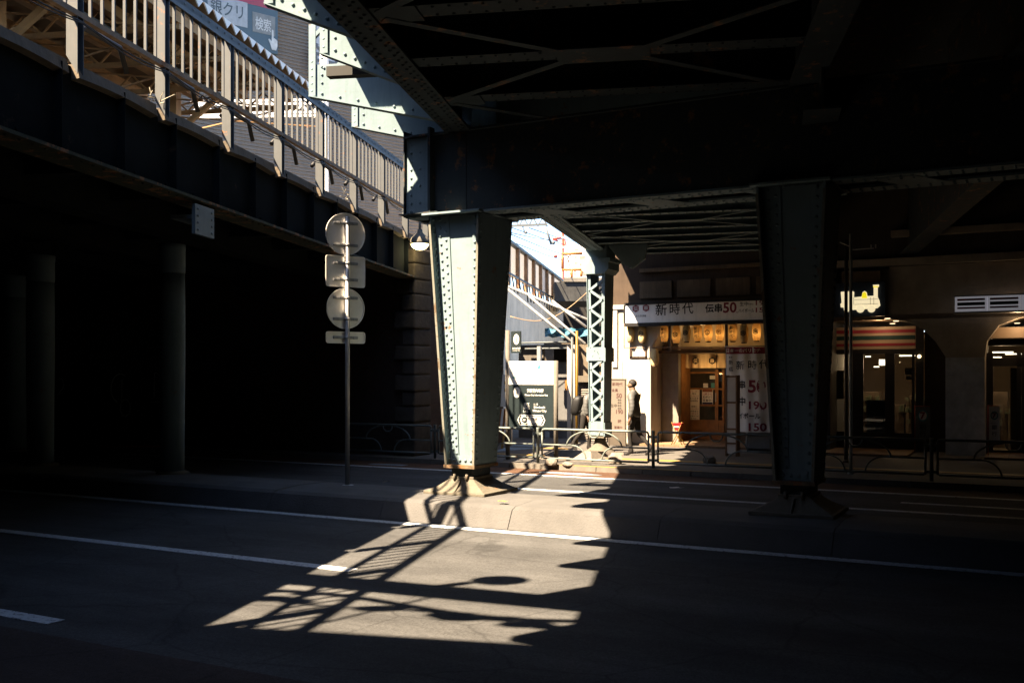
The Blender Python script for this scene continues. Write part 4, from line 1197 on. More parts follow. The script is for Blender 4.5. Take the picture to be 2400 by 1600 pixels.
# recess
bw = 27.5
m = MB('U'); m.box(xr_, aE+.8, bw+.04, bw+.2, PH, 2.65); m.build('dark_back_wall', mat('dark_shopfront', (.07, .05, .036), rough=.7, var=.3, sc=3), rs)
m = MB('U'); m.box(xr_, aE+.8, bw+.0, bw+.2, 2.65, 3.9)
m.prism([(xr_+.2, 3.2), (xr_+.6, 3.6), (xr_+1.2, 3.8), (aE+.8, 3.8), (aE+.8, 3.9), (xr_, 3.9)], 'y', SD+.6, bw)
m.build('cream_vault', CREAM, rs)
m = MB('U'); m.box(xr_, aE+.8, SD+.5, bw+.0, 2.58, 2.66); m.build('shelf_beam', WOODD, rs)
m = MB('U'); m.box(aE, aE+.8, SD+.02, bw, PH, 3.86); m.build('side_wall', mat('dark_side_wall', (.05, .045, .04), rough=.9), rs)
m = MB('U'); m.box(xr_-.2, aE, SD-.35, bw+.04, PH-.02, PH+.06); m.build('tile_floor', TILE, rs)
m = MB('U'); m.box(ua(1552, 26.2), ua(1590, 26.2), 26.2, 26.4, PH+.05, 3.0); m.build('grey_jamb', mat('grey_jamb_paint', (.17, .15, .125), rough=.8, streak=.3), rs)
m = MB('U'); m.box(ua(1590, 26.6), ua(1597, 26.6), 26.6, 27.4, PH+.05, 2.6); m.build('jamb_post', WOOD, rs)
m = MB('U'); m.box(ua(1560, bw), ua(1760, bw), bw-.05, bw+.03, uz(1650, 825, bw), uz(1650, 815, bw)); m.build('lintel', WOODD, rs)
# sliding door
dz0 = PH+.07
for k, (x0p, x1p, off) in enumerate(((1602, 1682, 0.0), (1681, 1700, -.04))):
    x0, x1 = ua(x0p, bw), ua(x1p, bw); D = bw-.06+off
    d = MB('U')
    zt = uz(1640, 866, bw); rows = [dz0, uz(1640, 985, bw), uz(1640, 949, bw), uz(1640, 911, bw), uz(1640, 873, bw)]
    d.box(x0, x0+.06, D, D+.04, dz0, zt); d.box(x1-.06, x1, D, D+.04, dz0, zt)
    for z in rows[1:]: d.box(x0+.06, x1-.06, D+.003, D+.037, z-.025, z+.025)
    d.box(x0+.06, x1-.06, D+.003, D+.037, dz0, dz0+.08)
    d.box(x0+.06, x1-.06, D+.012, D+.03, dz0+.08, rows[1]-.025)
    dr = d.build('sliding_door', WOOD, rs)
    g = MB('U'); g.box(x0+.06, x1-.06, D+.015, D+.02, rows[1]+.025, rows[4]-.025); g.build('pane', GLASS, dr)
    if k == 0:
        g = MB('U'); g.box(x0+.5, x1-.06, D+.022, D+.03, rows[1]+.025, rows[2]-.025); g.build('frosted_pane', mat('frosted_glass', (.20, .155, .09), rough=.6), dr)
        g = MB('U'); g.box(x1-.05, x1-.02, D-.02, D, rows[2]+.1, rows[2]+.35); g.build('handle', GALV, dr)
m = MB('U'); m.box(ua(1600, 28), ua(1790, 28), 30.0, 30.1, PH, 3); m.box(ua(1600, 28), ua(1790, 28), 28.0, 30, 2.6, 2.65); m.build('inner_wall', mat('warm_interior', (.20, .11, .045), rough=.8), rs)
m = MB('U')
fd = lambda px, py, D=bw-.075: (lambda p: (lambda x, y: (p[0]+x, D, p[2]+y)))(hit('U', px, py, y=D))
for px, py, r in ((1658, 891, .09), (1622, 890, .07)):
    m.disc(lambda x, y, f=fd(px, py, bw+.3): f(x, y), r, 16)
m.build('wall_plate', mat('terracotta', (.2, .1, .05), rough=.7), rs)
def poster(x0p, x1p, y0p, y1p, label, rows, base=WHITEB, cat='poster'):
    D = bw-.072
    x0, x1 = ua(x0p, D), ua(x1p, D); z1, z0 = uz((x0p+x1p)/2, y0p, D), uz((x0p+x1p)/2, y1p, D)
    p = MB('U'); p.box(x0, x1, D-.004, D, z0, z1); o = p.build('poster', base, None, origin=((x0+x1)/2, D, z0)); o['label'] = label; o['category'] = cat
    W_ = x1-x0
    for nm, mt in (('red_lettering', REDINK), ('black_lettering', INK), ('colour_band', YELP), ('blue_band', mat('navy_ink', (.02, .015, .05)))):
        q = MB('U'); any_ = False
        for (kind, txt, fy, s, col) in rows:
            if col != nm: continue
            any_ = True; zc = z1-(z1-z0)*fy
            if kind == 't': q.text(txt, lambda x, y: ((x0+x1)/2+x, D-.007, zc+y), s, .012, min(W_*.86, len(txt)*s*1.05))
            else: q.box(x0+.01, x1-.01, D-.0065, D-.005, zc-s/2, zc+s/2)
        if any_: q.build(nm, mt, o)
    return o
poster(1614.5, 1639.5, 913, 983, 'tall narrow white menu poster on the left of the restaurant door glass',
       [('t', 'カウンター', .06, .06, 'red_lettering'), ('t', '席は', .13, .06, 'black_lettering'), ('t', 'コンセント', .21, .055, 'red_lettering'), ('t', 'あります', .29, .06, 'black_lettering'), ('t', '全席禁煙', .37, .055, 'black_lettering'),
        ('t', '個室に', .56, .055, 'black_lettering'), ('t', 'カウンター', .64, .055, 'red_lettering'), ('t', '空席あり', .72, .055, 'black_lettering'), ('t', '三時より', .80, .055, 'red_lettering'), ('t', '営業中です', .88, .055, 'black_lettering'), ('t', '御予約へ', .95, .05, 'black_lettering')])
poster(1645.5, 1671, 912, 947, 'small opening hours poster with an orange heading on the restaurant door',
       [('b', '', .09, .08, 'colour_band'), ('t', '営業時間', .09, .06, 'red_lettering'), ('t', '15時から', .32, .085, 'red_lettering'), ('t', '翌3時まで', .52, .08, 'black_lettering'), ('t', '営業中！', .74, .085, 'black_lettering'), ('b', '', .93, .055, 'blue_band')])
for k, (px, py, w_, h_, mt, lab) in enumerate(((1670, 884, .16, .10, PALE, 'blank pale card stuck high on the restaurant door glass'), (1654, 903, .14, .12, PALE, 'pale green framed card standing low in the restaurant door glass'),
                                      (1671, 903, .10, .14, TEAL, 'teal card at the right end of the cards in the door glass'), (1609, 975, .10, .09, REDINK, 'dark red sticker low on the restaurant door'))):
    p = hit('U', px, py, y=bw-.072); q = MB('U'); q.box(p[0]-w_/2, p[0]+w_/2, p[1]-.004, p[1], p[2]-h_/2, p[2]+h_/2)
    o = q.build('card', mt, None, origin=p); o['label'] = lab; o['category'] = 'card'

# light bulbs under the lintel
bulb = glow('bulb_glass', (1.0, .62, .25), 2.0)
for i, (px, py, D) in enumerate(((1652, 867, 27.9), (1661, 868.5, 27.9), (1667, 870, 28.1), (1683, 867, 27.6), (1619, 862, 27.9), (1672, 863, 28.3))):
    p = hit('U', px, py, y=D); q = MB('U')
    q.lathe((p[0], p[1], p[2]), [(.004, -.045), (.03, -.03), (.04, 0), (.03, .03), (.015, .05), (.015, .09)], 10)
    o = q.build('light_bulb', bulb, None, origin=p); o['label'] = 'small warm light bulb hanging inside the restaurant door'; o['category'] = 'light bulb'; o['group'] = 'bulbs inside the restaurant door'
    q = MB('U'); q.rod((p[0], p[1], p[2]+.09), (p[0], p[1], 2.6), .005, 4); q.build('flex', INK, o)
def lamp_light(px, py, D, e, r=.06, col=(1, .58, .22)):
    L_ = bpy.data.lights.new('shop_bulb', 'POINT'); L_.energy = e; L_.color = col; L_.shadow_soft_size = r
    o = bpy.data.objects.new('shop_bulb', L_); COL.objects.link(o); o.location = to_world('U', hit('U', px, py, y=D))
lamp_light(1655, 875, 27.9, 3.0); lamp_light(1650, 785, 26.8, 2.2); lamp_light(1545, 785, 26.2, 1.0); lamp_light(1650, 872, 26.6, 1.3); lamp_light(1740, 790, 26.4, .8)

# noren
nD = 27.0
nr = thing('noren_curtain', 'cream split curtain with two dark hexagon crests above the restaurant door', 'curtain', 'U', (ua(1648, nD), nD, 2.0))
x0, x1 = ua(1593, nD), ua(1702, nD); zt_, zb_ = uz(1648, 826, nD), uz(1648, 862, nD)
n = 5; cloth = []
for k in range(n):
    q = MB('U'); q.sm = True
    u0, u1 = x0+(x1-x0)*k/n+.004, x0+(x1-x0)*(k+1)/n-.004
    g = 10; vs_ = []
    for i in range(g+1):
        for jj in range(7):
            t, v_ = i/g, jj/6
            vs_.append((u0+(u1-u0)*t, nD+.03*math.sin(2.2*math.pi*t+k)*v_+.02*math.sin(5*t+k*2), zt_-(zt_-zb_)*v_-.018*math.sin(math.pi*t)*(1-v_)))
    q.add(vs_, [(i*7+jj, (i+1)*7+jj, (i+1)*7+jj+1, i*7+jj+1) for i in range(g) for jj in range(6)])
    cloth.append(q.build('cloth_panel', CLOTH, nr))
q = MB('U'); q.rod((x0-.05, nD, zt_+.03), (x1+.05, nD, zt_+.03), .015, 8)
for k in range(1, n+1):
    x = x0+(x1-x0)*k/n; q.box(x-.02, x+.02, nD-.02, nD+.02, zt_-.02, zt_+.05)
q.build('hanging_rod', WOODD, nr)
def crest(mb, f, r, ch, mt_in=None):
    hx = [(r*math.cos(R(60*i+90)), r*math.sin(R(60*i+90))) for i in range(6)]
    mb.add([f(x, y) for x, y in hx], [tuple(range(6))])
def crest_pair(parent, f, f2, r, ch, dark, light, out=True):
    q = MB('U'); hx = [(r*math.cos(R(60*i+90)), r*math.sin(R(60*i+90))) for i in range(6)]
    h2 = [(x*1.12, y*1.12) for x, y in hx]; h3 = [(x*1.06, y*1.06) for x, y in hx]
    q.add([f(x, y) for x, y in hx], [tuple(range(6))])
    q.add([f(*p) for p in h2]+[f(*p) for p in h3], [(i, (i+1) % 6, 6+(i+1) % 6, 6+i) for i in range(6)])
    c = q.build('hexagon_crest', dark, parent)
    q = MB('U'); q.text(ch, f2, r*1.25, .025); q.build('crest_character', light, c)
for px, ch, pn in ((1630.5, '伝', cloth[1]), (1669.5, '串', cloth[3])):
    p = hit('U', px, 845, y=nD-.07)
    crest_pair(pn, lambda x, y, p=p: (p[0]+x, nD-.085, p[2]+y), lambda x, y, p=p: (p[0]+x, nD-.09, p[2]+y), .1, ch, INK, CLOTH)

# main sign
gD = 25.05
sg_ = thing('shop_sign', 'long white restaurant signboard with black brush lettering and dark red prices', 'shop sign', 'U', (ua(1620, gD), gD, 3.3))
x0, x1 = ua(1466, gD), ua(1800, gD)+.9; z1, z0 = 3.86, 3.38
m = MB('U'); m.box(x0, x1, gD, gD+.25, z0, z1); pn = m.build('sign_panel', mat('sign_white', (.80, .78, .74), rough=.5, var=.05, streak=.25), sg_)
m = MB('U'); m.box(x0-.03, x1+.03, gD-.02, gD+.26, z0-.09, z0-.003); m.box(x0-.03, x1+.03, gD-.02, gD+.26, z1+.003, z1+.06); m.box(x0-.05, x0-.003, gD-.02, gD+.26, z0-.003, z1+.003); m.build('sign_frame', INK, sg_)
FS = lambda px, py, e=.004: (lambda p: (lambda x, y: (p[0]+x, gD-e, p[2]+y)))(hit('U', px, py, y=gD-e))
for px, ch in ((1490, '伝'), (1514, '串')):
    py = 723 if px < 1500 else 721.5
    crest_pair(pn, FS(px, py), FS(px, py, .008), .095, ch, REDINK, PALE)
q = MB('U'); q.text('新', FS(1549.5, 725.5), .335, .008); q.text('時', FS(1581.5, 724), .31, .008); q.text('代', FS(1612, 722.5), .31, .008)
q.build('brush_lettering', INK, pn)
q = MB('U'); q.text('会社居酒屋', FS(1502, 740), .062, .002, .3); q.build('small_lettering', INK, pn)
q = MB('U'); q.text('伝串', FS(1672.5, 722), .23, .028); q.build('bold_lettering', INK, pn)
q = MB('U'); q.text('生中', FS(1743.5, 712), .115, .014); q.text('ハイボール', FS(1749, 727.5), .115, .014, .40); q.text('円税込', FS(1760, 712.5), .045, .003)
q.build('black_lettering', INK, pn)
q = MB('U'); q.text('50', FS(1710.5, 720.5), .36, .025); q.text('円', FS(1727, 732), .05, .01); q.build('price_lettering', REDINK, pn)
q = MB('U'); q.text('190', FS(1787, 709), .165, .014, .34); q.text('150', FS(1787, 726), .165, .014, .34)
q.build('red_lettering', REDINK, pn)

# lantern frame and lanterns
ld_ = 25.3
fr = thing('lantern_frame', 'thin dark rod frame below the signboard from which the lanterns hang', 'frame', 'U', (ua(1620, ld_), ld_, 2.6))
m = MB('U')
zr = uz(1500, 815, ld_); zr2 = uz(1500, 756, ld_)
m.rod((ua(1466, ld_), ld_-.1, zr), (x1, ld_-.1, zr), .012, 6); m.rod((ua(1466, ld_), ld_-.1, zr), (ua(1466, ld_), ld_-.1, 3.4), .012, 6)
m.rod((ua(1570, ld_), ld_+.15, zr-.03), (x1, ld_+.15, zr-.03), .02, 6)
m.build('rod', mat('rust_rod', (.16, .10, .06), rough=.7), fr)
for px in (1570, 1703):
    m = MB('U'); m.box(ua(px, ld_)-.03, ua(px, ld_)+.03, ld_-.03, ld_+.03, zr-.1, 3.35); m.build('upright', WOODD, fr)
PAPERT = paper_mat('translucent_lantern_paper', (.62, .42, .17))
LIT = glow('lit_lantern_paper', (1.0, .50, .13), .085)
LIT2 = glow('dim_lantern_paper', (1.0, .55, .2), .035)
lanterns = [(1477, 781, '', PAPERL, 'white paper lantern hanging in full sun at the left end of the lantern row'),
            (1505, 782, '伝', PAPERL, 'pale lantern with a crest hanging second from the sunlit end of the row'),
            (1557, 781, '新時代', LIT2, 'dim amber lantern with a column of writing beside the left dark upright'),
            (1585, 784, '伝', LIT2, 'amber lantern with a crest just right of the left dark upright'),
            (1609, 780, '串', PAPERL, 'unlit brownish lantern with a dark crest between two amber ones'),
            (1635, 779, '新時代', LIT2, 'amber lantern with a column of writing in the middle of the row'),
            (1660, 779, '伝', LIT, 'bright amber lantern with a crest, left of the brightest lantern'),
            (1687, 778, '串', LIT, 'brightest orange lantern with a crest beside the right dark upright'),
            (1718, 778, '新時代', LIT2, 'amber lantern with a column of writing just right of the right upright'),
            (1744, 781, '串', PAPERL, 'unlit grey lantern above the maroon top of the banner'),
            (1773, 777, '串', LIT, 'glowing orange lantern with a crest at the shaded column end of the row'),
            (1534, 837, '', PAPERL, 'blank pale lantern hanging alone below the frame against the plaster pier')]
for px, py, ch, mt, lab in lanterns:
    lit_ = {LIT: 1.0, LIT2: .55}.get(mt, 0)
    if lit_: mt = PAPERT
    p = hit('U', px, py, y=ld_); rr = .110; hh = .232
    t = thing('paper_lantern', lab, 'lantern', 'U', (p[0], ld_, p[2]-hh), 'paper lanterns along the restaurant front')
    q = MB('U'); prof = []
    N_ = 22
    for i in range(N_+1):
        s = -1+2*i/N_; prof.append((rr*math.sqrt(max(0, 1-(.82*abs(s))**2.2))*(1+(.025 if i % 2 else 0)), s*hh))
    q.lathe(p, prof, 18); body = q.build('paper_body', mt, t)
    if lit_: lamp_light(px, py+5, ld_, .17*lit_, .03, (1, .62, .27))
    q = MB('U'); q.lathe(p, [(rr*.6, hh-.005), (rr*.62, hh+.03), (rr*.4, hh+.035)], 16); q.lathe(p, [(rr*.6, -hh-.025), (rr*.62, -hh+.005)], 16); q.build('rim', WOODD, t)
    q = MB('U'); q.rod((p[0], p[1], p[2]+hh), (p[0], p[1], max(p[2]+hh+.12, 3.36 if py < 800 else 2.72)), .004, 4); q.build('hanger', INK, t)
    wrap = lambda x, y, e=.004, p=p: (p[0]+(rr*1.03+e)*math.sin(x/rr), p[1]-(rr*1.03+e)*math.cos(x/rr), p[2]+y)
    if len(ch) == 1:
        q = MB('U'); r = .075
        k_ = 8
        ring = lambda r_: [wrap(r_*((1-t_/k_)*math.cos(R(60*i+90))+(t_/k_)*math.cos(R(60*i+150))), r_*((1-t_/k_)*math.sin(R(60*i+90))+(t_/k_)*math.sin(R(60*i+150)))) for i in range(6) for t_ in range(k_)]
        A, B = ring(r), ring(r*.74); n_ = len(A)
        q.add(A+B, [(i, (i+1) % n_, n_+(i+1) % n_, n_+i) for i in range(n_)])
        q.text(ch, lambda x, y: wrap(x, y), .095, .02); q.build('crest', INK, body)
    elif ch:
        q = MB('U')
        for i, c_ in enumerate(ch): q.text(c_, lambda x, y, i=i: wrap(x-.02, y+.1-.1*i), .095, .014)
        for i, c_ in enumerate('全品最安値'): q.text(c_, lambda x, y, i=i: wrap(x+.05, y+.1-.05*i), .035, .006)
        q.build('writing', INK, body)
p = hit('U', 1530.5, 776, y=25.9)
q = MB('U'); q.lathe(p, [(.004, -.045), (.03, -.03), (.04, 0), (.03, .03), (.015, .05), (.02, .1)], 10); o = q.build('pendant_bulb', bulb, None, origin=p); o['label'] = 'lit pendant bulb hanging before the plaster pier among the lanterns'; o['category'] = 'light bulb'
q = MB('U'); q.rod((p[0], p[1], p[2]+.1), (p[0], p[1], 3.3), .008, 5); q.box(p[0]-.1, p[0]+.05, p[1]-.03, p[1]+.03, p[2]+.2, p[2]+.24); q.build('socket', INK, o)

# banner
bD = 24.55
x0, x1 = ua(1702, bD), ua(1812, bD); z1, z0 = uz(1750, 813, bD), uz(1750, 1012, bD)
bn = thing('shop_banner', 'large rippled white banner with dark red prices and a maroon heading', 'banner', 'U', ((x0+x1)/2, bD, z0))
ripple = lambda x, z: bD+.05*math.sin((x-x0)*7+.5)*(.3+.7*(z1-z)/(z1-z0))+.02*math.sin((x-x0)*19+z)
q = MB('U'); q.sm = True; gx, gz = 40, 14; vs_ = []
for i in range(gx+1):
    for jj in range(gz+1):
        x = x0+(x1-x0)*i/gx; z = z1+(z0-z1)*jj/gz; vs_.append((x-.03*math.sin(z*3)*(i/gx), ripple(x, z), z))
q.add(vs_, [(i*(gz+1)+jj, (i+1)*(gz+1)+jj, (i+1)*(gz+1)+jj+1, i*(gz+1)+jj+1) for i in range(gx) for jj in range(gz)])
cl = q.build('cloth', CANVAS, bn)
def FB(px, py, e=.006):
    p = hit('U', px, py, y=bD)
    return lambda x, y: (p[0]+x, ripple(p[0]+x, p[2]+y)-e, p[2]+y)
q = MB('U')
zh = uz(1750, 829, bD); g = 30
vs_ = []
for i in range(g+1):
    x = x0+(x1-x0)*i/g
    for z in (z1-.005, (z1+zh)/2, zh): vs_.append((x, ripple(x, z)-.005, z))
q.add(vs_, [(i*3+k, (i+1)*3+k, (i+1)*3+k+1, i*3+k+1) for i in range(g) for k in range(2)]); hb = q.build('heading_band', REDINK, cl)
q = MB('U'); q.text('日本一のパリモチ', FB(1742, 821, .012), .105, .012, .86); q.build('pale_lettering', CANVAS, hb)
q = MB('U')
for c_, px, py, s in (('新', 1734.5, 855.5, .24), ('時', 1764, 854.5, .24), ('代', 1790, 853, .24)): q.text(c_, FB(px, py), s, .008)
q.build('brush_lettering', INK, cl)
q = MB('U')
for c_, px, py, s in (('新', 1713, 849, .12), ('橋', 1713, 865, .12), ('東京', 1712.5, 837, .05)): q.text(c_, FB(px, py), s, .008)
q.build('place_lettering', INK, cl)
q = MB('U')
for c_, px, py, s in (('串', 1739.5, 901, .21), ('中', 1739.5, 940, .22)): q.text(c_, FB(px, py), s, .028)
q.build('menu_lettering', INK, cl)
q = MB('U'); q.text('イボール', FB(1756, 974), .16, .022, .56); q.build('menu_lettering', INK, cl)
q = MB('U'); q.text('・・・・・・・・', FB(1762, 838), .06, .004, .45); q.build('dot_row', INK, cl)
q = MB('U')
q.text('50', FB(1774, 905), .42, .03, .42); q.text('円', FB(1791, 922), .07, .01); q.build('price_lettering', REDINK, cl)
q = MB('U'); q.text('190', FB(1776, 949.5), .27, .025, .42); q.text('円', FB(1787, 959), .07, .01); q.build('price_lettering', REDINK, cl)
q = MB('U'); q.text('150', FB(1776, 1000.5), .27, .025, .42); q.build('price_lettering', REDINK, cl)
q = MB('U'); q.rod((x0-.04, bD, z1+.02), (x1+.04, bD, z1+.02), .014, 6); q.rod((x0-.02, bD+.1, z1), (x0-.02, bD+.1, PH), .018, 6); q.rod((x0+.5, bD+.1, z0+.3), (x0+.5, bD+.1, PH), .018, 6); q.build('pole', GALV, bn)

# standing lantern sign with three white panes
tD = 22.8
x0, x1 = ua(1699.5, tD), ua(1727.5, tD); zt_ = uz(1713, 879, tD)
ls = thing('standing_sign', 'tall narrow standing sign of white panes in a brown wooden frame', 'standing sign', 'U', ((x0+x1)/2, tD, PH))
q = MB('U')
for xx in (x0, x1-.035): q.box(xx, xx+.035, tD, tD+.25, PH, zt_)
zz = [PH+.02, PH+.30, uz(1713, 1005, tD), uz(1713, 943, tD), zt_-.03]
for z in zz[1:]: q.box(x0+.035, x1-.035, tD+.002, tD+.248, z-.02, z+.02)
q.build('wooden_frame', mat('weathered_frame_wood', (.13, .07, .035), rough=.7, var=.3), ls)
for a_, b_ in ((zz[0]+.04, zz[1]-.02), (zz[1]+.02, zz[2]-.02), (zz[2]+.02, zz[3]-.02), (zz[3]+.02, zz[4]-.02)):
    q = MB('U'); q.box(x0+.035, x1-.035, tD+.02, tD+.23, a_, b_); q.build('white_pane', mat('white_pane', (.42, .40, .37), rough=.5, var=.06), ls)
# grey bin behind the banner
x0, x1 = ua(1748, 24.8), ua(1806, 24.8)
t = thing('grey_cabinet', 'low grey metal cabinet standing on the pavement under the banner', 'cabinet', 'U', ((x0+x1)/2, 24.8, PH))
q = MB('U'); q.box(x0, x1, 24.75, 25.2, PH+.05, .62); q.build('body', mat('grey_cabinet_paint', (.13, .14, .14), rough=.5, grime=.4), t, bevel=.01)
q = MB('U'); q.box(x0-.02, x1+.02, 24.72, 25.22, .62, .65); q.build('lid', GALV, t)
q = MB('U'); q.box(x0+.02, x1-.02, 24.78, 25.18, PH, PH+.05); q.build('plinth', INK, t)

# menu board behind the lattice column
mD = 24.7
x0, x1 = ua(1428, mD), ua(1464, mD); z0, z1 = uz(1450, 1010, mD), uz(1450, 890, mD)
mb_ = thing('menu_board', 'tall pale menu board with faded red prices leaning by the white pier', 'menu board', 'U', ((x0+x1)/2, mD, PH))
q = MB('U'); q.box(x0, x1, mD, mD+.05, z0, z1); pn = q.build('board', mat('pinkish_board', (.12, .10, .082), rough=.6, var=.06), mb_)
q = MB('U')
for xx in (x0-.03, x1): q.box(xx, xx+.03, mD-.01, mD+.06, PH, z1+.03)
q.box(x0, x1, mD-.01, mD+.06, z1, z1+.03); q.box(x0, x1, mD, mD+.05, PH+.02, z0-.003); q.build('frame', mat('beige_frame', (.06, .048, .036), rough=.7), mb_)
FM = lambda px, py: (lambda p: (lambda x, y: (p[0]+x, mD-.004, p[2]+y)))(hit('U', px, py, y=mD-.004))
fade = mat('faded_red_ink', (.055, .022, .018), rough=.6)
q = MB('U'); q.text('新時代', FM(1447, 900), .1, .008); q.text('会員', FM(1441, 914), .09, .008); q.text('50', FM(1451, 927), .17, .02); q.text('190', FM(1452, 964.5), .15, .018); q.text('時', FM(1452, 987), .11, .01); q.text('営業中', FM(1449, 1001), .08, .006); q.build('red_lettering', fade, pn)
q = MB('U'); q.text('生中', FM(1438, 950), .1, .012)
for i in range(4): q.text('串焼', FM(1452, 937+i*6.5), .055, .004)
q.build('black_lettering', mat('faded_ink', (.035, .028, .022)), pn)

# folding stand
p = hit('U', 1589, 1040, y=25.2)
st = thing('folding_stand', 'small red basket sign on a yellow folding stand by the restaurant door', 'stand', 'U', (p[0], 25.2, PH+.06))
zt_ = uz(1589, 991, 25.2); zm = uz(1589, 1008, 25.2)
q = MB('U'); q.hexa([(p[0]-.07, 25.12, zm), (p[0]+.07, 25.12, zm), (p[0]+.07, 25.28, zm), (p[0]-.07, 25.28, zm), (p[0]-.125, 25.08, zt_), (p[0]+.125, 25.08, zt_), (p[0]+.125, 25.32, zt_), (p[0]-.125, 25.32, zt_)])
bx = q.build('red_basket', REDPLASTIC, st)
q = MB('U'); q.text('SALE', lambda x, y: (p[0]+x, 25.094, (zt_+zm)/2+y), .06, .01) if False else q.box(p[0]-.07, p[0]+.07, 25.085, 25.095, (zt_+zm)/2-.012, (zt_+zm)/2+.012); q.build('white_strip', WHITEB, bx)
for sg in (-1, 1):
    for D in (25.1, 25.3):
        q = MB('U'); q.tube([(p[0]-sg*.14, D, zt_+.03), (p[0]+sg*.0, D, zm-.12), (p[0]+sg*.15, D, PH+.06)], .011, 6); q.build('leg', YELP, st)

# ================================================================== CONVENIENCE STORE
CD2 = 25.6
cs = thing('convenience_store', 'dim convenience store under the arches with striped fascia and glass front', 'shop', 'U', (ua(2100, CD2), CD2, PH))
a = lambda px, D=CD2: ua(px, D)
zz = lambda py, px=2200, D=CD2: uz(px, py, D)
PIER = mat('store_pier_concrete', (.38, .33, .265), rough=.92, var=.2, sc=2, bump=.2, streak=.12, grime=.4)
ztop = 8.2
x_l, x_r = a(2216), a(2308)
def pier(xl_, xr_, nm='pier'):
    q = MB('U')
    w_ = .95
    pl = [(xl_, PH), (xl_, zz(836)), (xl_-.22, zz(800)), (xl_-.5, zz(770)), (xl_-.9, zz(750)), (xl_-1.25, zz(744)), (xl_-1.25, 4.6), (xr_+1.1, 4.6), (xr_+1.1, zz(744)), (xr_+.75, zz(748)), (xr_+.3, zz(765)), (xr_+.05, zz(800)), (xr_, zz(836)), (xr_, PH)]
    q.prism(pl, 'y', CD2, CD2+1.2); return q.build(nm, PIER, cs)
pier(x_l, x_r)
pier(a(2560), a(2680)); 
xm = a(1885)
q = MB('U'); q.box(xm-.8, xm, CD2, CD2+1.2, PH, 4.6); q.build('pier', PIER, cs)
q = MB('U'); q.box(x_l+.0, x_r-.0, CD2-.02, CD2-.001, PH, zz(838)); q.build('grey_pier_panel', mat('grey_pier_paint', (.55, .56, .56), rough=.7, grime=.4), cs)
q = MB('U'); q.box(a(2685), 47, CD2+.02, CD2+1.5, 0, 4.59); q.build('blank_wall', PIER, cs)
q = MB('U'); q.box(xm-.8, 47, CD2+.05, CD2+1.5, 4.6, ztop); q.build('upper_wall', mat('sooty_wall', (.07, .06, .05), rough=.95, var=.3, sc=1.5, streak=.4), cs)
q = MB('U'); q.box(a(1960), a(2800), CD2-.12, CD2+.05, 4.62, 4.8); q.box(a(2090), a(2800), CD2-.2, CD2+.05, 5.3, 5.45); q.build('string_course', PIER, cs)
q = MB('U'); q.box(xm, a(2800), CD2+.4, CD2+.6, zz(744), 4.6); q.build('lintel_wall', PIER, cs)
sD = 26.3
q = MB('U'); q.box(xm, a(2800), sD-.7, sD+5, zz(744)-.02, zz(744)+.1); q.build('soffit', mat('tan_soffit', (.22, .16, .10), rough=.8), cs)
# fascia with stripes
fx0, fx1 = xm-.1, a(2146, sD); fz1, fz0 = uz(2050, 766, sD), uz(2050, 818, sD)
STB = mat('tan_fascia', (.30, .22, .15), rough=.5, var=.05)
DG = mat('dark_green_stripe', (.012, .035, .035), rough=.5)
q = MB('U'); q.box(fx0, fx1, sD, sD+.25, fz0, fz1); fa = q.build('fascia', STB, cs)
def stripes(par, x0, x1, D, zlist):
    for nm, mt, za, zb2 in zlist:
        q = MB('U'); q.box(x0+.01, x1-.01, D-.008, D-.001, za, zb2); q.build(nm, mt, par)
H_ = fz1-fz0
stripes(fa, fx0, fx1, sD, [('red_stripe', REDINK, fz1-.28*H_, fz1-.13*H_), ('green_stripe', DG, fz1-.58*H_, fz1-.40*H_), ('red_stripe', REDINK, fz1-.86*H_, fz1-.74*H_)])
q = MB('U'); q.box(fx1+.01, a(2165, sD), sD-.05, sD+.1, PH, fz1+.02); q.build('door_post', INK, cs)
q = MB('U'); q.box(a(2165, sD), x_l-.002, sD+.2, sD+.3, PH, zz(744)-.03); q.build('dark_reveal', mat('dark_reveal', (.04, .03, .024), rough=.9), cs)
q = MB('U'); q.box(fx0, fx1+.02, sD, sD+.2, fz0-.12, fz0-.005); q.build('dark_transom', INK, cs)
# glazing bars and panes
gz1, gz0 = fz0-.12, PH+.45
q = MB('U')
for px in (1925, 1985, 2008, 2020, 2085, 2140, 2150): 
    w_ = .06 if px not in (2008, 2085) else .22
    q.box(a(px, sD)-w_/2, a(px, sD)+w_/2, sD+.02, sD+.08, gz0, gz1)
q.box(fx0, fx1, sD+.02, sD+.08, gz0-.05, gz0); q.box(fx0, fx1, sD+.0, sD+.12, PH+.02, gz0-.05)
q.build('window_frame', INK, cs)
q = MB('U'); q.box(fx0, fx1, sD+.045, sD+.055, gz0, gz1); q.build('window_pane', GLASS, cs)
q = MB('U'); q.box(a(2030, sD), a(2080, sD), sD+.09, sD+.1, gz0, uz(2050, 937, sD)); q.build('window_backing', mat('dark_blue_backing', (.02, .035, .05), rough=.7), cs)
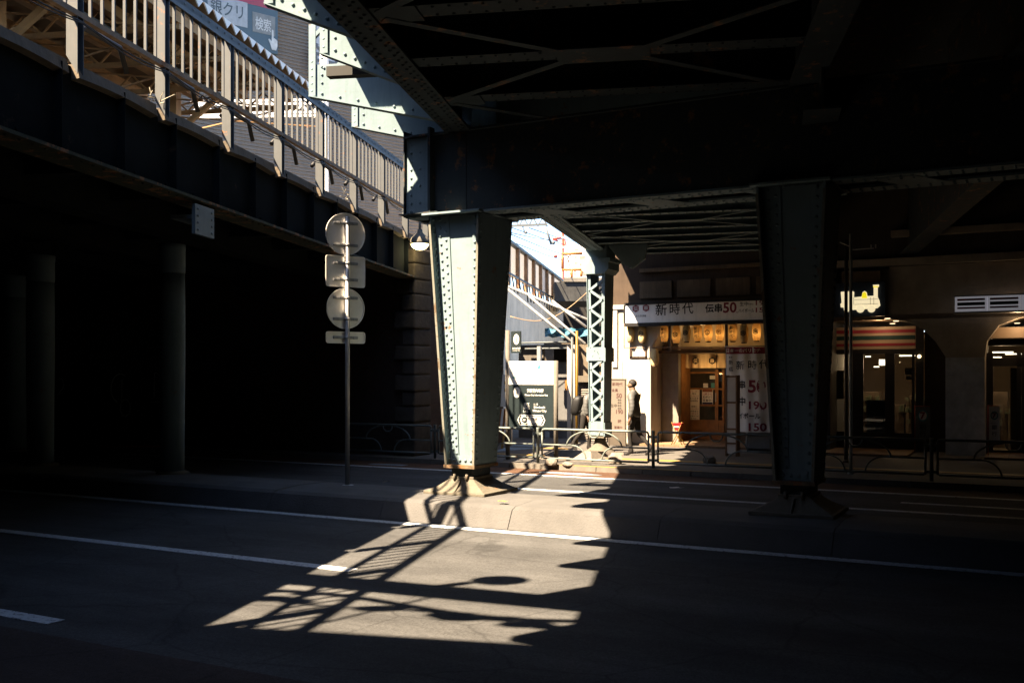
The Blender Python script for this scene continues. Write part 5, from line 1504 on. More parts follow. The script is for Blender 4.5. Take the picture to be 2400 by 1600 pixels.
# right bay
rx0, rx1 = a(2312, sD), a(2700, sD)
q = MB('U')
for px in (2312, 2322, 2388, 2400, 2480): q.box(a(px, sD)-.05, a(px, sD)+.05, sD+.02, sD+.08, PH, gz1)
q.box(rx0, rx1, sD+.02, sD+.2, uz(2350, 858, sD), uz(2350, 838, sD)); q.box(rx0, rx1, sD, sD+.2, uz(2350, 810, sD), uz(2350, 795, sD)); q.box(rx0, rx1, sD+.02, sD+.08, PH, PH+.1)
q.build('door_frame', INK, cs)
q = MB('U'); q.box(rx0, rx1, sD+.045, sD+.055, PH+.1, uz(2350, 810, sD)); q.build('door_pane', GLASS, cs)
q = MB('U'); q.box(a(2368, sD), a(2392, sD), sD+.1, sD+.12, PH, uz(2380, 862, sD)); q.build('door_leaf', mat('tan_door', (.26, .19, .11), rough=.6, var=.1), cs)
q = MB('U'); q.box(a(2316, sD), a(2410, sD), sD-.3, sD+.0, uz(2350, 793, sD), uz(2350, 768, sD)); q.build('bay_fascia', STB, cs)
# interior
q = MB('U'); q.box(xm-.8, a(2800), 31.9, 32, PH, 3.2); q.build('inner_wall', mat('store_inner_wall', (.10, .07, .042), rough=.8, var=.2, sc=1), cs)
q = MB('U'); q.box(xm-.8, a(2800), sD+.3, 32, PH-.01, PH+.02); q.build('inner_floor', mat('store_floor', (.10, .08, .06), rough=.4), cs)
q = MB('U'); q.box(xm-.8, a(2800), sD+.25, 32, 3.0, 3.05); q.build('ceiling', mat('store_ceiling', (.12, .1, .075), rough=.8), cs)
tube_m = glow('store_tube', (1.0, .86, .62), .45)
for px0, px1, py, D in ((1955, 1982, 858, 29.0), (2108, 2144, 832, 27.6), (2028, 2040, 834, 27.6), (1968, 1977, 834, 27.6), (2326, 2375, 824, 27.2), (2356, 2396, 828, 28.0), (2314, 2347, 836, 28.0), (2048, 2060, 858, 29.5)):
    p0, p1 = hit('U', px0, py, y=D), hit('U', px1, py, y=D)
    q = MB('U'); q.box(p0[0], p1[0], D, D+.06, p0[2]-.03, p0[2]+.0); o = q.build('ceiling_tube', tube_m, cs)
q = MB('U'); p0, p1 = hit('U', 2060, 842, y=29), hit('U', 2084, 856, y=29); q.box(p0[0], p1[0], 29, 29.05, p1[2], p0[2]); q.build('lit_menu_panel', glow('lit_panel', (1, .9, .72), .22), cs)
q = MB('U')
rnd = random.Random(8)
for k in range(9):
    x0 = a(1962, 28.5)+k*.62
    q.box(x0, x0+.5, 28.4, 28.8, PH, 1.3+rnd.uniform(-.15, .25))
q.build('shelf_unit', mat('store_shelf', (.07, .05, .035), rough=.7, var=.4, sc=5), cs)
q = MB('U')
for k in range(46):
    x0 = a(1962, 28.4)+rnd.uniform(0, 5.2); z = rnd.choice((.7, 1.0, 1.3)); q.box(x0, x0+.1, 28.3, 28.39, z, z+rnd.uniform(.08, .2))
q.build('goods', mat('packaged_goods', (.24, .15, .07), rough=.5, var=.6, sc=9, col2=(.08, .13, .10)), cs)
q = MB('U')
for x0p, x1p, y0p, y1p in ((1953, 1978, 868, 935), (2121, 2143, 862, 878), (2124, 2144, 881, 890)):
    p0, p1 = hit('U', x0p, y0p, y=sD+.1), hit('U', x1p, y1p, y=sD+.1); q.box(p0[0], p1[0], sD+.1, sD+.11, p1[2], p0[2])
q.build('window_poster', mat('tan_paper', (.36, .26, .16), rough=.7, var=.2, sc=6), cs)
q = MB('U'); q.box(a(1900), a(2140), 24.3, sD, PH-.02, PH+.05); q.build('tile_apron', TILE, cs)
q = MB('U'); q.box(a(2312), a(2460), 24.6, sD, PH-.02, PH+.05); q.build('tile_apron', TILE, cs)
for px, py, e, D in ((2000, 850, 6.5, 28), (2110, 850, 5.0, 28), (2350, 850, 6.5, 28), (2060, 757, 1.5, 25.8), (2385, 764, 1.6, 25.6)): lamp_light(px, py, D, e, .1, (1, .66, .36))
for px, py in ((2080, 746), (2100, 752), (2092, 758), (2384, 757)):
    p = hit('U', px, py, z=zz(744)-.03); q = MB('U'); q.lathe((p[0], p[1], p[2]-.01), [(.06, 0), (.07, .012)], 10); q.build('downlight', glow('downlight', (1, .72, .42), .3), cs)
p = hit('U', 2154.5, 835, y=sD-.1); q = MB('U'); q.ball(p, .045, 10, 7); o = q.build('round_lamp', glow('round_lamp_glass', (1, .72, .35), .5), cs)

# striped light box
lD = 24.9
x0, x1 = ua(2238, lD), ua(2560, lD); z1, z0 = uz(2300, 694, lD), uz(2300, 729, lD)
lb = thing('light_box_sign', 'white shop light box with red and dark green stripes above the store pier', 'shop sign', 'U', ((x0+x1)/2, lD, z0))
wd = ua(2313, lD)-x0
for k in range(3):
    xa, xb = x0+k*(wd+.012), x0+k*(wd+.012)+wd
    q = MB('U'); q.box(xa, xb, lD, lD+.3, z0, z1); pb_ = q.build('panel', glow('acrylic_added_glow', (.72, .70, .78), .022), lb)  # unlit sign face, faint glow added to brighten it
    if k < 2:
        h = z1-z0; stripes(pb_, xa+.04, xb-.03, lD, [('red_stripe', REDP, z1-.27*h, z1-.13*h), ('green_stripe', DG, z1-.60*h, z1-.38*h), ('red_stripe', REDINK, z1-.82*h, z1-.70*h)])
q = MB('U'); q.box(x0-.03, x1+.03, lD-.02, lD+.32, z0-.04, z0-.003); q.box(x0-.03, x1+.03, lD-.02, lD+.32, z1+.003, z1+.03); q.box(x0+.4, x0+.5, lD+.3, CD2+.1, z0, z1); q.build('frame', GALV, lb)

# upright store banners
def flag(px0, px1, py0, py1, D, label, light):
    x0, x1 = ua(px0, D), ua(px1, D); z1, z0 = uz(px0, py0, D), uz(px0, py1, D)
    t = thing('upright_banner', label, 'banner', 'U', ((x0+x1)/2, D, z0))
    q = MB('U'); q.box(x0, x1, D, D+.015, z0, z1); c = q.build('sheet', light, t)
    xc = (x0+x1)/2; w_ = x1-x0; h = z1-z0
    q = MB('U'); q.disc(lambda x, y: (xc+x, D-.003, z1-h*.27+y), w_*.36, 22, w_*.44); e = q.build('round_emblem', TEAL, c)
    q = MB('U'); q.disc(lambda x, y: (xc+x, D-.006, z1-h*.27+y), w_*.27, 22, w_*.33); q.build('emblem_field', PALE, e)
    q = MB('U'); q.text('7', lambda x, y: (xc+x, D-.009, z1-h*.27+y), w_*.7, .04); q.build('numeral', REDINK, e)
    q = MB('U'); q.text('銀', lambda x, y: (xc+x, D-.004, z1-h*.62+y), w_*.5, .01); q.text('行', lambda x, y: (xc+x, D-.004, z1-h*.82+y), w_*.5, .01)
    for (ax, bx_, az, bz) in ((-.34, .34, .50, .505), (-.34, .34, .94, .945)): q.add([(xc+ax*w_, D-.004, z1-h*az), (xc+bx_*w_, D-.004, z1-h*az), (xc+bx_*w_, D-.004, z1-h*bz), (xc+ax*w_, D-.004, z1-h*bz)], [(0, 1, 2, 3)])
    q.build('lettering', INK, c)
    q = MB('U'); q.rod((x0-.02, D+.01, PH), (x0-.02, D+.01, z1+.03), .012, 6); q.rod((x0-.02, D+.01, z1+.015), (x1, D+.01, z1+.015), .01, 6); q.build('pole', REDP, t)
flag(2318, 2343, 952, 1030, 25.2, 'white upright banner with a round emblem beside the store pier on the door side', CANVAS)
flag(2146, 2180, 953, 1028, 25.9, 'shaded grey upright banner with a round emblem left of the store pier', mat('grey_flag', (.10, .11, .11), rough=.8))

# locomotive sign
tD2 = 25.3
fT = lambda px, py, e=0: hit('U', px, py, y=tD2-e)
p0, p1 = fT(1950, 664), fT(2074, 740)
ts = thing('locomotive_sign', 'glowing cut-out steam locomotive on a navy board above the store', 'lit sign', 'U', ((p0[0]+p1[0])/2, tD2, p1[2]))
q = MB('U'); q.box(p0[0], p1[0], tD2+.03, tD2+.12, p1[2], p0[2]); bd = q.build('navy_board', mat('navy_board', (.012, .02, .04), rough=.5), ts)
LC = glow('lit_acrylic_cream', (1.0, .84, .52), .10); LY = glow('lit_acrylic_yellow', (1.0, .80, .02), .10)
def cut(polys, nm, mt, e0, e1, par):
    q = MB('U')
    for P_ in polys:
        pts = [fT(x, y) for x, y in P_]; q.prism([(p[0], p[2]) for p in pts], 'y', tD2-e0, tD2-e1)
    return q.build(nm, mt, par)
loco = [(1971, 684), (1998, 682), (2002, 684), (2001, 697), (2020, 695), (2022, 685), (2027, 682), (2031, 685), (2033, 694), (2048, 693), (2048, 672), (2046, 668), (2060, 667), (2060, 671), (2057, 674), (2057, 696), (2061, 704), (2063, 716), (2056, 722), (2030, 724), (2000, 726), (1985, 726), (1983, 722), (1971, 720), (1970, 712), (1973, 710)]
loco = cut([loco], 'engine', LC, .03, -.02, ts)
cut([[(2020, 699), (2022, 687), (2027, 684), (2031, 687), (2033, 699)]], 'dome', LY, .045, .031, loco)
cut([[(2047, 671), (2059, 671), (2059, 673.5), (2047, 673.5)]], 'chimney_band', LY, .045, .031, loco)
for px, r in ((1986, 7), (2017, 8.5), (2043, 8)):
    q = MB('U'); c = fT(px, 724); rr = r/F*25.5; q.prism([(c[0]+rr*math.cos(i*.3491), c[2]+rr*math.sin(i*.3491)) for i in range(18)], 'y', tD2-.05, tD2-.031); q.build('wheel', LC, loco)
q = MB('U'); gr_ = mat('thin_outline', (.12, .08, .10))
for y in (703, 714): q.box(fT(2003, y)[0], fT(2058, y)[0], tD2-.034, tD2-.0305, fT(2003, y)[2], fT(2003, y)[2]+.008)
for x in (2040, 2048, 2001): q.box(fT(x, 700)[0], fT(x, 700)[0]+.008, tD2-.034, tD2-.0305, fT(x, 714)[2], fT(x, 697)[2])
q.build('outline', gr_, loco)

# poles by the store
def street_pole(px, py_top, D, r, label, m_, arm=False, z0=PH):
    x = ua(px, D); zt = uz(px, py_top, D)
    t = thing('street_pole', label, 'pole', 'U', (x, D, z0))
    q = MB('U'); q.tube([(x, D, z0-.02), (x, D, .9), (x, D, zt)], r, 12, r*.85); q.build('shaft', m_, t)
    q = MB('U'); q.lathe((x, D, z0), [(r*1.8, 0), (r*1.8, .02), (r*1.1, .06)], 12); q.build('base', m_, t)
    if arm:
        p = hit('U', px+3, 585, y=D)
        q = MB('U'); q.tube([(x, D, p[2]), (x+.25, D-.02, p[2]+.0), (x+.42, D-.02, p[2])], .012, 6); q.box(x+.36, x+.38, D-.03, D, p[2], p[2]+.07); q.box(x+.44, x+.46, D-.03, D, p[2], p[2]+.07)
        q.rod((x-.2, D, p[2]+.16), (x, D, p[2]+.05), .01, 5); q.build('arm', m_, t)
street_pole(1994, 548, 19.75, .034, 'slim bright grey metal pole in front of the locomotive sign', mat('pale_pole_paint', (.55, .53, .50), rough=.4), True)
street_pole(1983, 560, 22.4, .042, 'dull brown pole standing just behind the bright grey pole', mat('brown_pole_paint', (.10, .08, .065), rough=.7))

# ================================================================== STATION BEHIND THE FENCE
pc = thing('platform_canopy', 'station platform canopy of folded roof sheets on rusty brown trusses', 'canopy', 'L', (-9.35, 14, 5.3))
e0, s1 = -9.35, 23.2
m = MB('L')
pit = .4; s = -2.0
while s < s1:
    a_, b_, c_ = s, s+pit/2, s+pit
    for (q0, z0_), (q1, z1_) in (((a_, 9.22), (b_, 9.05)), ((b_, 9.05), (c_, 9.22))):
        m.hexa([(e0, q0, z0_), (e0, q1, z1_), (-17, q1, z1_+.25), (-17, q0, z0_+.25), (e0, q0, z0_+.012), (e0, q1, z1_+.012), (-17, q1, z1_+.262), (-17, q0, z0_+.262)])
    s += pit
m.build('roof_sheet', mat('roof_sheet_brown', (.17, .11, .06), rough=.7, var=.15, sc=2), pc)
m = MB('L'); s = -2.0
while s < s1:
    m.prism([(s+.02, 9.235), (s+pit-.02, 9.235), (s+pit/2, 9.06)], 'x', e0-.02, e0+.02); s += pit
m.build('sheet_end', mat('white_sheet_end', (.55, .54, .52), rough=.5, var=.04), pc)
m = MB('L')
for l, z in ((-9.7, 8.82), (-10.9, 8.95), (-12.2, 9.0), (-13.6, 9.05), (-15, 9.1)):
    m.box(l-.05, l+.05, -2, s1, z-.11, z+.11); m.box(l-.09, l+.09, -2, s1, z-.125, z-.11)
m.build('purlin', BROWNP, pc)
for i in range(13):
    s = .3+i*1.9
    m = MB('L'); m.box(-16, -9.5, s-.035, s+.035, 8.50, 8.60)
    for k in range(8):
        l = -15.6+k*.8; m.beam((l, s, 8.58), (l+.4, s, 8.95), .035, .035); m.beam((l+.4, s, 8.95), (l+.8, s, 8.58), .035, .035)
    m.beam((-9.7, s, 8.55), (-13.6, s+1.9, 8.55), .04, .03); m.beam((-13.6, s, 8.55), (-9.7, s+1.9, 8.55), .04, .03)
    m.build('truss', BROWNP, pc)
for i in range(4):
    s = 3.4+i*6.2
    m = MB('L'); m.box(-12.35, -12.05, s-.12, s+.12, 5.3, 8.9); m.beam((-12.2, s, 7.7), (-11.0, s, 8.6), .1, .12); m.beam((-12.2, s, 7.7), (-13.4, s, 8.6), .1, .12); m.build('column', BROWNP, pc)
tubeL = glow('fluorescent_tube', (1.0, .93, .8), .5)
for i, Z in enumerate((16.0, 18.45, 21.1, 23.0, 24.4)):
    p = from_world('L', (-11+.18*Z, Z, 8.72))
    q = MB('L'); q.box(p[0]-.03, p[0]+.03, p[1]-.62, p[1]+.62, 8.42, 8.46)
    t = thing('tube_lamp', 'lit white fluorescent tube under the brown platform canopy', 'lamp', 'L', (p[0], p[1], 8.42), 'fluorescent tubes under the canopy')
    q.build('tube', tubeL, t); q = MB('L'); q.box(p[0]-.06, p[0]+.06, p[1]-.66, p[1]+.66, 8.46, 8.52); q.build('housing', GREYP, t)
# ribbed screen wall behind the platform
def ribbed(name, fr, y_or_x, a0, a1, z0, z1, pitch, label, m_, along='y', depth=.03):
    q = MB(fr); n = int((z1-z0)/pitch); prof = []
    for i in range(n):
        z = z0+i*pitch; prof += [(0, z), (0, z+pitch*.5), (depth, z+pitch*.6), (depth, z+pitch*.9)]
    prof.append((0, z1))
    back = [(-.12, z1), (-.12, z0)]
    if along == 'y': q.prism([(y_or_x+d, z) for d, z in prof+back], 'y', a0, a1)
    else: q.prism([(y_or_x-d, z) for d, z in prof+back], 'x', a0, a1)
    o = q.build(name, m_, None, origin=((y_or_x, (a0+a1)/2, z0) if along == 'y' else ((a0+a1)/2, y_or_x, z0))); o['label'] = label; o['category'] = 'wall'
    return o
ribbed('screen_wall', 'L', -13.9, -2, 27, 5.25, 8.1, .085, 'grey brown ribbed screen wall along the platform seen between the fence bars', CORR)
ky = from_world('K', (-6.5, 38, 0))[1]
kx = lambda px: hit('K', px, 300, y=ky)[0]
ribbed('ribbed_building', 'K', ky, kx(250), kx(1040), 4.0, 22.0, .125, 'large building clad in fine grey brown ribs behind the platform canopy', CORR, 'x', .035)
# billboards on that building
def kboard(px0, px1, py_bot, zb_h, name, label):
    yb = ky-.25
    t0, t1 = hit('K', px0, 100, y=yb)[0], hit('K', px1, 100, y=yb)[0]
    return yb, t0, t1
yb, t0, t1 = kboard(440, 651, 0, 0, '', '')
zb_ = hit('K', 651, 128, y=yb)[2]; zt_ = zb_+5.5
bb = thing('billboard', 'slate blue billboard with a maroon top, search box and white pointing hand', 'billboard', 'K', ((t0+t1)/2, yb, zb_))
q = MB('K'); zmid = hit('K', 640, 24, y=yb)[2]
q.box(t0, t1, yb, yb+.2, zb_, zmid); lo = q.build('blue_field', mat('slate_blue_board', (.055, .09, .115), rough=.5, var=.05), bb)
q = MB('K'); q.box(t0, t1, yb, yb+.2, zmid+.003, zt_); q.build('maroon_field', mat('maroon_board', (.24, .05, .075), rough=.5, var=.05), bb)
def kf(px, py, e): p = hit('K', px, py, y=yb-e); return lambda x, y: (p[0]+x, yb-e, p[2]+y)
def kquad(px0, px1, pyc0, pyc1, e, nm, mt):
    A, B = hit('K', px0, pyc0, y=yb-e), hit('K', px1, pyc1, y=yb-e)
    return A, B
q = MB('K'); A = hit('K', 487, 20, y=yb-.01); B = hit('K', 580, 66, y=yb-.01); hgt = 60/F*to_world('K', A)[1]
q.box(A[0], B[0], yb-.012, yb-.002, B[2], B[2]+hgt); s1_ = q.build('search_box', mat('pale_blue_box', (.26, .29, .31), rough=.5), lo)
q = MB('K'); f = kf(532, 22, .02); kk = lambda a_, b_: hit('K', b_, 40, y=yb)[0]-hit('K', a_, 40, y=yb)[0]
Zk = to_world('K', hit('K', 560, 40, y=yb))[1]
q.text('銀クリ', f, 36/F*Zk, .01, kk(497, 573)); q.build('dark_lettering', mat('slate_ink', (.06, .085, .1)), s1_)
q = MB('K'); A = hit('K', 592, 60, y=yb-.01); B = hit('K', 645, 86, y=yb-.01); q.box(A[0], B[0], yb-.012, yb-.002, B[2], B[2]+46/F*to_world('K', A)[1]); s2_ = q.build('search_button', mat('grey_button', (.15, .165, .165), rough=.5), lo)
q = MB('K'); f = kf(617, 58, .02); q.text('検索', f, 32/F*Zk, .01, kk(597, 634))
q.build('pale_lettering', mat('pale_ink', (.40, .42, .42)), s2_)
q = MB('K'); f = kf(640, 96, .03)
hand = [(-.09, .55), (-.03, .6), (.03, .55), (.04, .12), (.10, .16), (.15, .1), (.21, .12), (.25, .05), (.31, .04), (.31, -.25), (.22, -.5), (-.08, -.5), (-.2, -.2), (-.33, 0), (-.28, .07), (-.2, .03), (-.1, -.05)]
q.add([f(x*kk(630, 652)*1.5, y*44/F*Zk) for x, y in hand], [tuple(range(len(hand)))]); q.build('pointing_hand', mat('white_hand', (.42, .44, .44)), lo)
yb2 = ky-.3
u0, u1 = hit('K', 742, 100, y=yb2)[0], hit('K', 850, 100, y=yb2)[0]
z2 = hit('K', 790, 205, y=yb2)[2]
b2 = thing('second_billboard', 'pale billboard with a maroon top seen in the gap between the brackets', 'billboard', 'K', ((u0+u1)/2, yb2, z2))
q = MB('K'); q.box(u0, u1, yb2, yb2+.15, z2, z2+3.2); lo2 = q.build('pale_field', mat('pale_field', (.34, .36, .38), rough=.5), b2)
q = MB('K'); q.box(u0, u1, yb2, yb2+.15, z2+3.204, z2+7); q.build('maroon_field', mat('maroon_board_second', (.24, .05, .075), rough=.5), b2)
q = MB('K'); p = hit('K', 760, 145, y=yb2-.01); q.text('銀', lambda x, y: (p[0]+x, yb2-.01, p[2]+y), 1.35, .01); q.build('dark_lettering', mat('grey_ink', (.10, .11, .12)), lo2)
# white lattice portal beam
Zt = 29.0
tp = thing('portal_beam', 'white lattice portal beam spanning the tracks behind the fence', 'lattice beam', 'X', ((600-HX)/F*Zt, Zt, 9.4))
X0, X1 = (452-HX)/F*Zt, (760-HX)/F*Zt; zA, zB = H0+(HY-243)/F*Zt, H0+(HY-272)/F*Zt
q = MB('X')
for z in (zA, zB):
    for y in (Zt-.18, Zt+.18): q.beam((X0, y, z), (X1, y, z+.06), .07, .07)
q.build('chord', mat('white_lattice_paint', (.52, .52, .52), rough=.5, var=.06), tp)
q = MB('X'); n = 11
for k in range(n):
    xa, xb = X0+(X1-X0)*k/n, X0+(X1-X0)*(k+1)/n
    (z_a, z_b) = (zA, zB) if k % 2 else (zB, zA)
    for y in (Zt-.18, Zt+.18): q.beam((xa, y, z_a), (xb, y, z_b), .05, .05)
q.build('lacing', WHITEB, tp)
q = MB('X'); q.box(X1-.1, X1+.1, Zt-.15, Zt+.15, 5.2, zA+2.5); q.build('mast', WHITEB, tp)

# overhead gantry of cables and the lamp arm between the two viaducts (it throws the banded shadow)
og = thing('cable_gantry', 'overhead cable trough with lumpy cable bundles and a lamp arm between the viaducts', 'gantry', 'X', (-5.4, 5.3, 8.0))
q = MB('X'); q.beam((-9.5, 6.94, 8.0), (-2.0, 3.85, 8.0), .34, .26); q.build('trough', GREYP, og)
q = MB('X'); rnd = random.Random(21)
for off, rr in ((-.62, .06), (-.86, .03)):
    pts = []
    for i in range(40):
        t = i/39; pts.append((-9.5+7.5*t, 6.94-3.09*t+off+.12*math.sin(t*17+off*9), 8.05+.1*math.sin(t*9)))
    q.tube(pts, rr, 6)
for k in range(16):
    t = rnd.uniform(.2, .95); q.ball((-9.5+7.5*t, 6.94-3.09*t-.6+rnd.uniform(-.3, .1), 8.0), rnd.uniform(.05, .13), 8, 5, (2.2, 1, .8))
q.build('cable_bundle', BLACKP, og)
q = MB('X'); q.tube([(-5.75, 5.4, 8.0), (-5.5, 5.5, 8.1), (-5.3, 5.62, 8.1)], .07, 8); q.ball((-4.98, 5.75, 8.08), .27, 14, 8, (1.05, .8, .4)); q.build('lamp_head', GALV, og)
q = MB('X'); q.rod((-6.9, 3.45, 8.0), (-5.2, 5.45, 8.0), .026, 6); q.build('stay', GALV, og)

# unseen block added behind the viewer to cut the sunlit patch short
sb_ = thing('shade_block', 'flat topped unseen block added behind the viewer to shade the road', 'building', 'X', (-9.5, -3, 5.3))
e1 = ((-15.5, 5.36), (-4.2, 2.79))
q = MB('X'); q.prism([e1[0], e1[1], (-9.0, -45), (-24, -45)], 'z', 5.25, 9.0); q.build('wall', CONC, sb_)
q = MB('X'); q.prism([(e1[0][0]-.1, e1[0][1]), (e1[1][0], e1[1][1]), (-8.9, -45.2), (-24.2, -45.2)], 'z', 9.005, 9.02); q.build('roof', CONCD, sb_)

# ================================================================== FAR BACKGROUND IN THE GAP
gap = 'X'
# bridge span beyond
t = thing('far_bridge', 'concrete parapet bridge crossing beyond the panelled parapet with a dark opening', 'bridge', 'X', (3.5, 46, 0))
Zb = 44.0
bx = lambda px, Z=Zb: (px-HX)/F*Z
bz = lambda py, Z=Zb: H0+(HY-py)/F*Z
q = MB('X'); q.box(bx(1322), bx(1560), Zb, Zb+.4, bz(660), bz(650)); q.build('parapet', CONC, t)
q = MB('X'); q.box(bx(1300), bx(1560), Zb+.1, Zb+4, bz(705), bz(660)-.004); q.build('girder', CONCD, t)
q = MB('X'); q.box(bx(1240), bx(1560), Zb+6, Zb+6.3, 0, bz(690)); q.build('back_wall', DARKIN, t)
# retaining block under it, beige and stained
q = MB('X'); q.box(bx(1276, 34), bx(1345, 34), 34, 34.6, 0, bz(800, 34)); o = q.build('stained_wall', CONCB, None, origin=(bx(1310, 34), 34, 0)); o['label'] = 'brown stained concrete wall block behind the scaffold pipes'; o['category'] = 'wall'
# tarpaulin
q = MB('X'); n = 14; vsq = []
for i in range(n+1):
    x = bx(1276, 33)+(bx(1400, 33)-bx(1276, 33))*i/n
    for jj in range(5):
        vsq.append((x, 32.6+.12*math.sin(i*1.3+jj), bz(771, 33)-jj*.07+.03*math.sin(i*2.1)))
q.add(vsq, [(i*5+jj, (i+1)*5+jj, (i+1)*5+jj+1, i*5+jj+1) for i in range(n) for jj in range(4)])
o = q.build('tarpaulin', BLUET, None, origin=(bx(1330, 33), 32.6, 4)); o['label'] = 'crumpled blue green tarpaulin slung behind the lattice column'; o['category'] = 'tarpaulin'
# scaffold pipes
for (xa, ya, xb, yb_, Za, Zb2, lab) in ((1190, 677, 1343, 803, 30, 28, 'long pale scaffold pipe slanting down lowest towards the shed roof'), (1240, 693, 1372, 806, 29.5, 28, 'scaffold pipe slanting down in the middle of the crossed pipes'),
                                    (1192, 671, 1380, 750, 31, 29, 'brownish pipe slanting gently from the parapet to the lattice column'), (1294, 705, 1374, 766, 29.6, 29, 'short scaffold pipe slanting above the blue green tarpaulin')):
    pa = (bx(xa, Za), Za, bz(ya, Za)); pb2 = (bx(xb, Zb2), Zb2, bz(yb_, Zb2))
    q = MB('X'); q.rod(pa, pb2, .04, 8); o = q.build('scaffold_pipe', GALV, None, origin=pb2); o['label'] = lab; o['category'] = 'pipe'
q = MB('X')
pts = []
for i in range(13):
    t_ = i/12; xa = 1195+180*t_; pts.append((bx(xa, 29), 29, bz(741-55*t_+34*math.sin(math.pi*t_)*1.0, 29)))
q.tube(pts, .012, 5); o = q.build('slack_cable', mat('tan_cable', (.25, .17, .1)), None, origin=pts[6]); o['label'] = 'slack tan cable looping across the gap to the lattice column'; o['category'] = 'cable'
# shed
SHD = 26.6
sh = thing('shed', 'white site shed with a pipe edged flat roof beside the map board', 'shed', 'U', (ua(1290, SHD), SHD, PH))
z_e = uz(1290, 812, SHD)
q = MB('U'); q.box(ua(1208, SHD), ua(1345, SHD), SHD-.05, SHD+2.4, z_e, z_e+.06); q.rod((ua(1208, SHD), SHD-.12, z_e+.12), (ua(1345, SHD), SHD-.12, z_e+.12), .03, 6); q.rod((ua(1235, SHD), SHD-.12, z_e-.06), (ua(1345, SHD), SHD-.12, z_e-.06), .03, 6); q.build('roof', GREYP, sh)
q = MB('U'); q.box(ua(1212, SHD), ua(1270, SHD), SHD+.1, SHD+.2, PH, z_e); q.build('wall', mat('beige_board', (.075, .066, .055), rough=.8, streak=.3), sh)
q = MB('U'); q.box(ua(1271, SHD), ua(1330, SHD), SHD+.8, SHD+.9, uz(1290, 848, SHD+.8), z_e); q.build('dark_opening', DARKIN, sh)
q = MB('U'); q.box(ua(1271, SHD), ua(1330, SHD), SHD+.5, SHD+.8, PH, uz(1290, 848, SHD+.8)-.004); q.build('white_panel', mat('grey_white_panel', (.085, .085, .085), rough=.7, grime=.2), sh)
q = MB('U'); q.box(ua(1276, SHD), ua(1284, SHD), SHD-.5, SHD-.4, uz(1290, 845, SHD), z_e); q.build('post', GALV, sh)
q = MB('U'); q.box(ua(1309, SHD), ua(1320, SHD), SHD+.46, SHD+.5, uz(1314, 915, SHD), uz(1314, 891, SHD)); q.build('orange_notice', ORANGE, sh)
# plaster return wall and shutter beside the lattice column
RD = 25.9
rw = thing('plaster_wall', 'sunlit stained plaster wall with a closed roller shutter behind the lattice column', 'wall', 'U', (ua(1360, RD), RD, PH))
q = MB('U'); q.box(ua(1329, RD), ua(1347, RD), RD, RD+.6, PH, uz(1340, 808, RD)); q.build('pier', PLASTER, rw)
q = MB('U'); q.box(ua(1348, RD), ua(1436, RD), RD+.3, RD+.7, uz(1360, 890, RD), uz(1360, 806, RD)); q.build('upper_panel', CONCB, rw)
q = MB('U'); n = 26; z0, z1 = PH+.02, uz(1360, 893, RD)
for k in range(n):
    za = z0+(z1-z0)*k/n; q.hexa([(ua(1349, RD), RD+.22, za), (ua(1436, RD), RD+.22, za), (ua(1436, RD), RD+.3, za), (ua(1349, RD), RD+.3, za), (ua(1349, RD), RD+.25, za+(z1-z0)/n*.92), (ua(1436, RD), RD+.25, za+(z1-z0)/n*.92), (ua(1436, RD), RD+.3, za+(z1-z0)/n*.92), (ua(1349, RD), RD+.3, za+(z1-z0)/n*.92)])
q.build('roller_shutter', mat('beige_shutter', (.075, .06, .046), rough=.6, streak=.2), rw)
q = MB('U'); q.box(ua(1347, RD), ua(1436, RD), RD+.1, RD+.3, uz(1360, 895, RD), uz(1360, 880, RD)); q.build('shutter_box', mat('beige_box', (.08, .068, .052), rough=.7), rw)
for px, py0, py1, mt, lab in ((1352, 775, 885, YELP, 'yellow upright pipe standing left of the lattice column'), (1341, 790, 868, WHITEP, 'pale upright pipe beside the yellow pipe')):
    x = ua(px, 24.9); q = MB('U'); q.rod((x, 24.9, PH), (x, 24.9, uz(px, py0, 24.9)), .035, 8); o = q.build('upright_pipe', mt, None, origin=(x, 24.9, PH)); o['label'] = lab; o['category'] = 'pipe'
# overhead line structure and wires
Zc = 40.0
ct = thing('catenary_beam', 'grey lattice beam of the overhead line with a hanging bracket against the white sky', 'lattice beam', 'X', (bx(1250, Zc), Zc, bz(520, Zc)))
q = MB('X'); zA, zB = bz(510, Zc), bz(530, Zc)
for z, dz in ((zA, .04), (zB, .14)): q.beam((bx(1150, Zc), Zc, z-.03), (bx(1283, Zc), Zc, z+dz*.5), .09, .09)
q.build('chord', GREYP, ct)
q = MB('X'); n = 12
for k in range(n):
    xa = bx(1150, Zc)+(bx(1283, Zc)-bx(1150, Zc))*k/n; xb = bx(1150, Zc)+(bx(1283, Zc)-bx(1150, Zc))*(k+1)/n
    q.beam((xa, Zc, zA if k % 2 else zB), (xb, Zc, zB if k % 2 else zA), .05, .05)
q.build('lacing', GREYP, ct)
q = MB('X'); q.rod((bx(1278, Zc), Zc, zB), (bx(1292, Zc), Zc, bz(573, Zc)), .05, 6); q.rod((bx(1225, Zc), Zc, zB), (bx(1230, Zc), Zc, bz(546, Zc)), .03, 6); q.ball((bx(1232, Zc), Zc, bz(545, Zc)), .07, 6, 5); q.ball((bx(1297, Zc), Zc, bz(569, Zc)), .08, 6, 5); q.build('hanging_bracket', GREYP, ct)
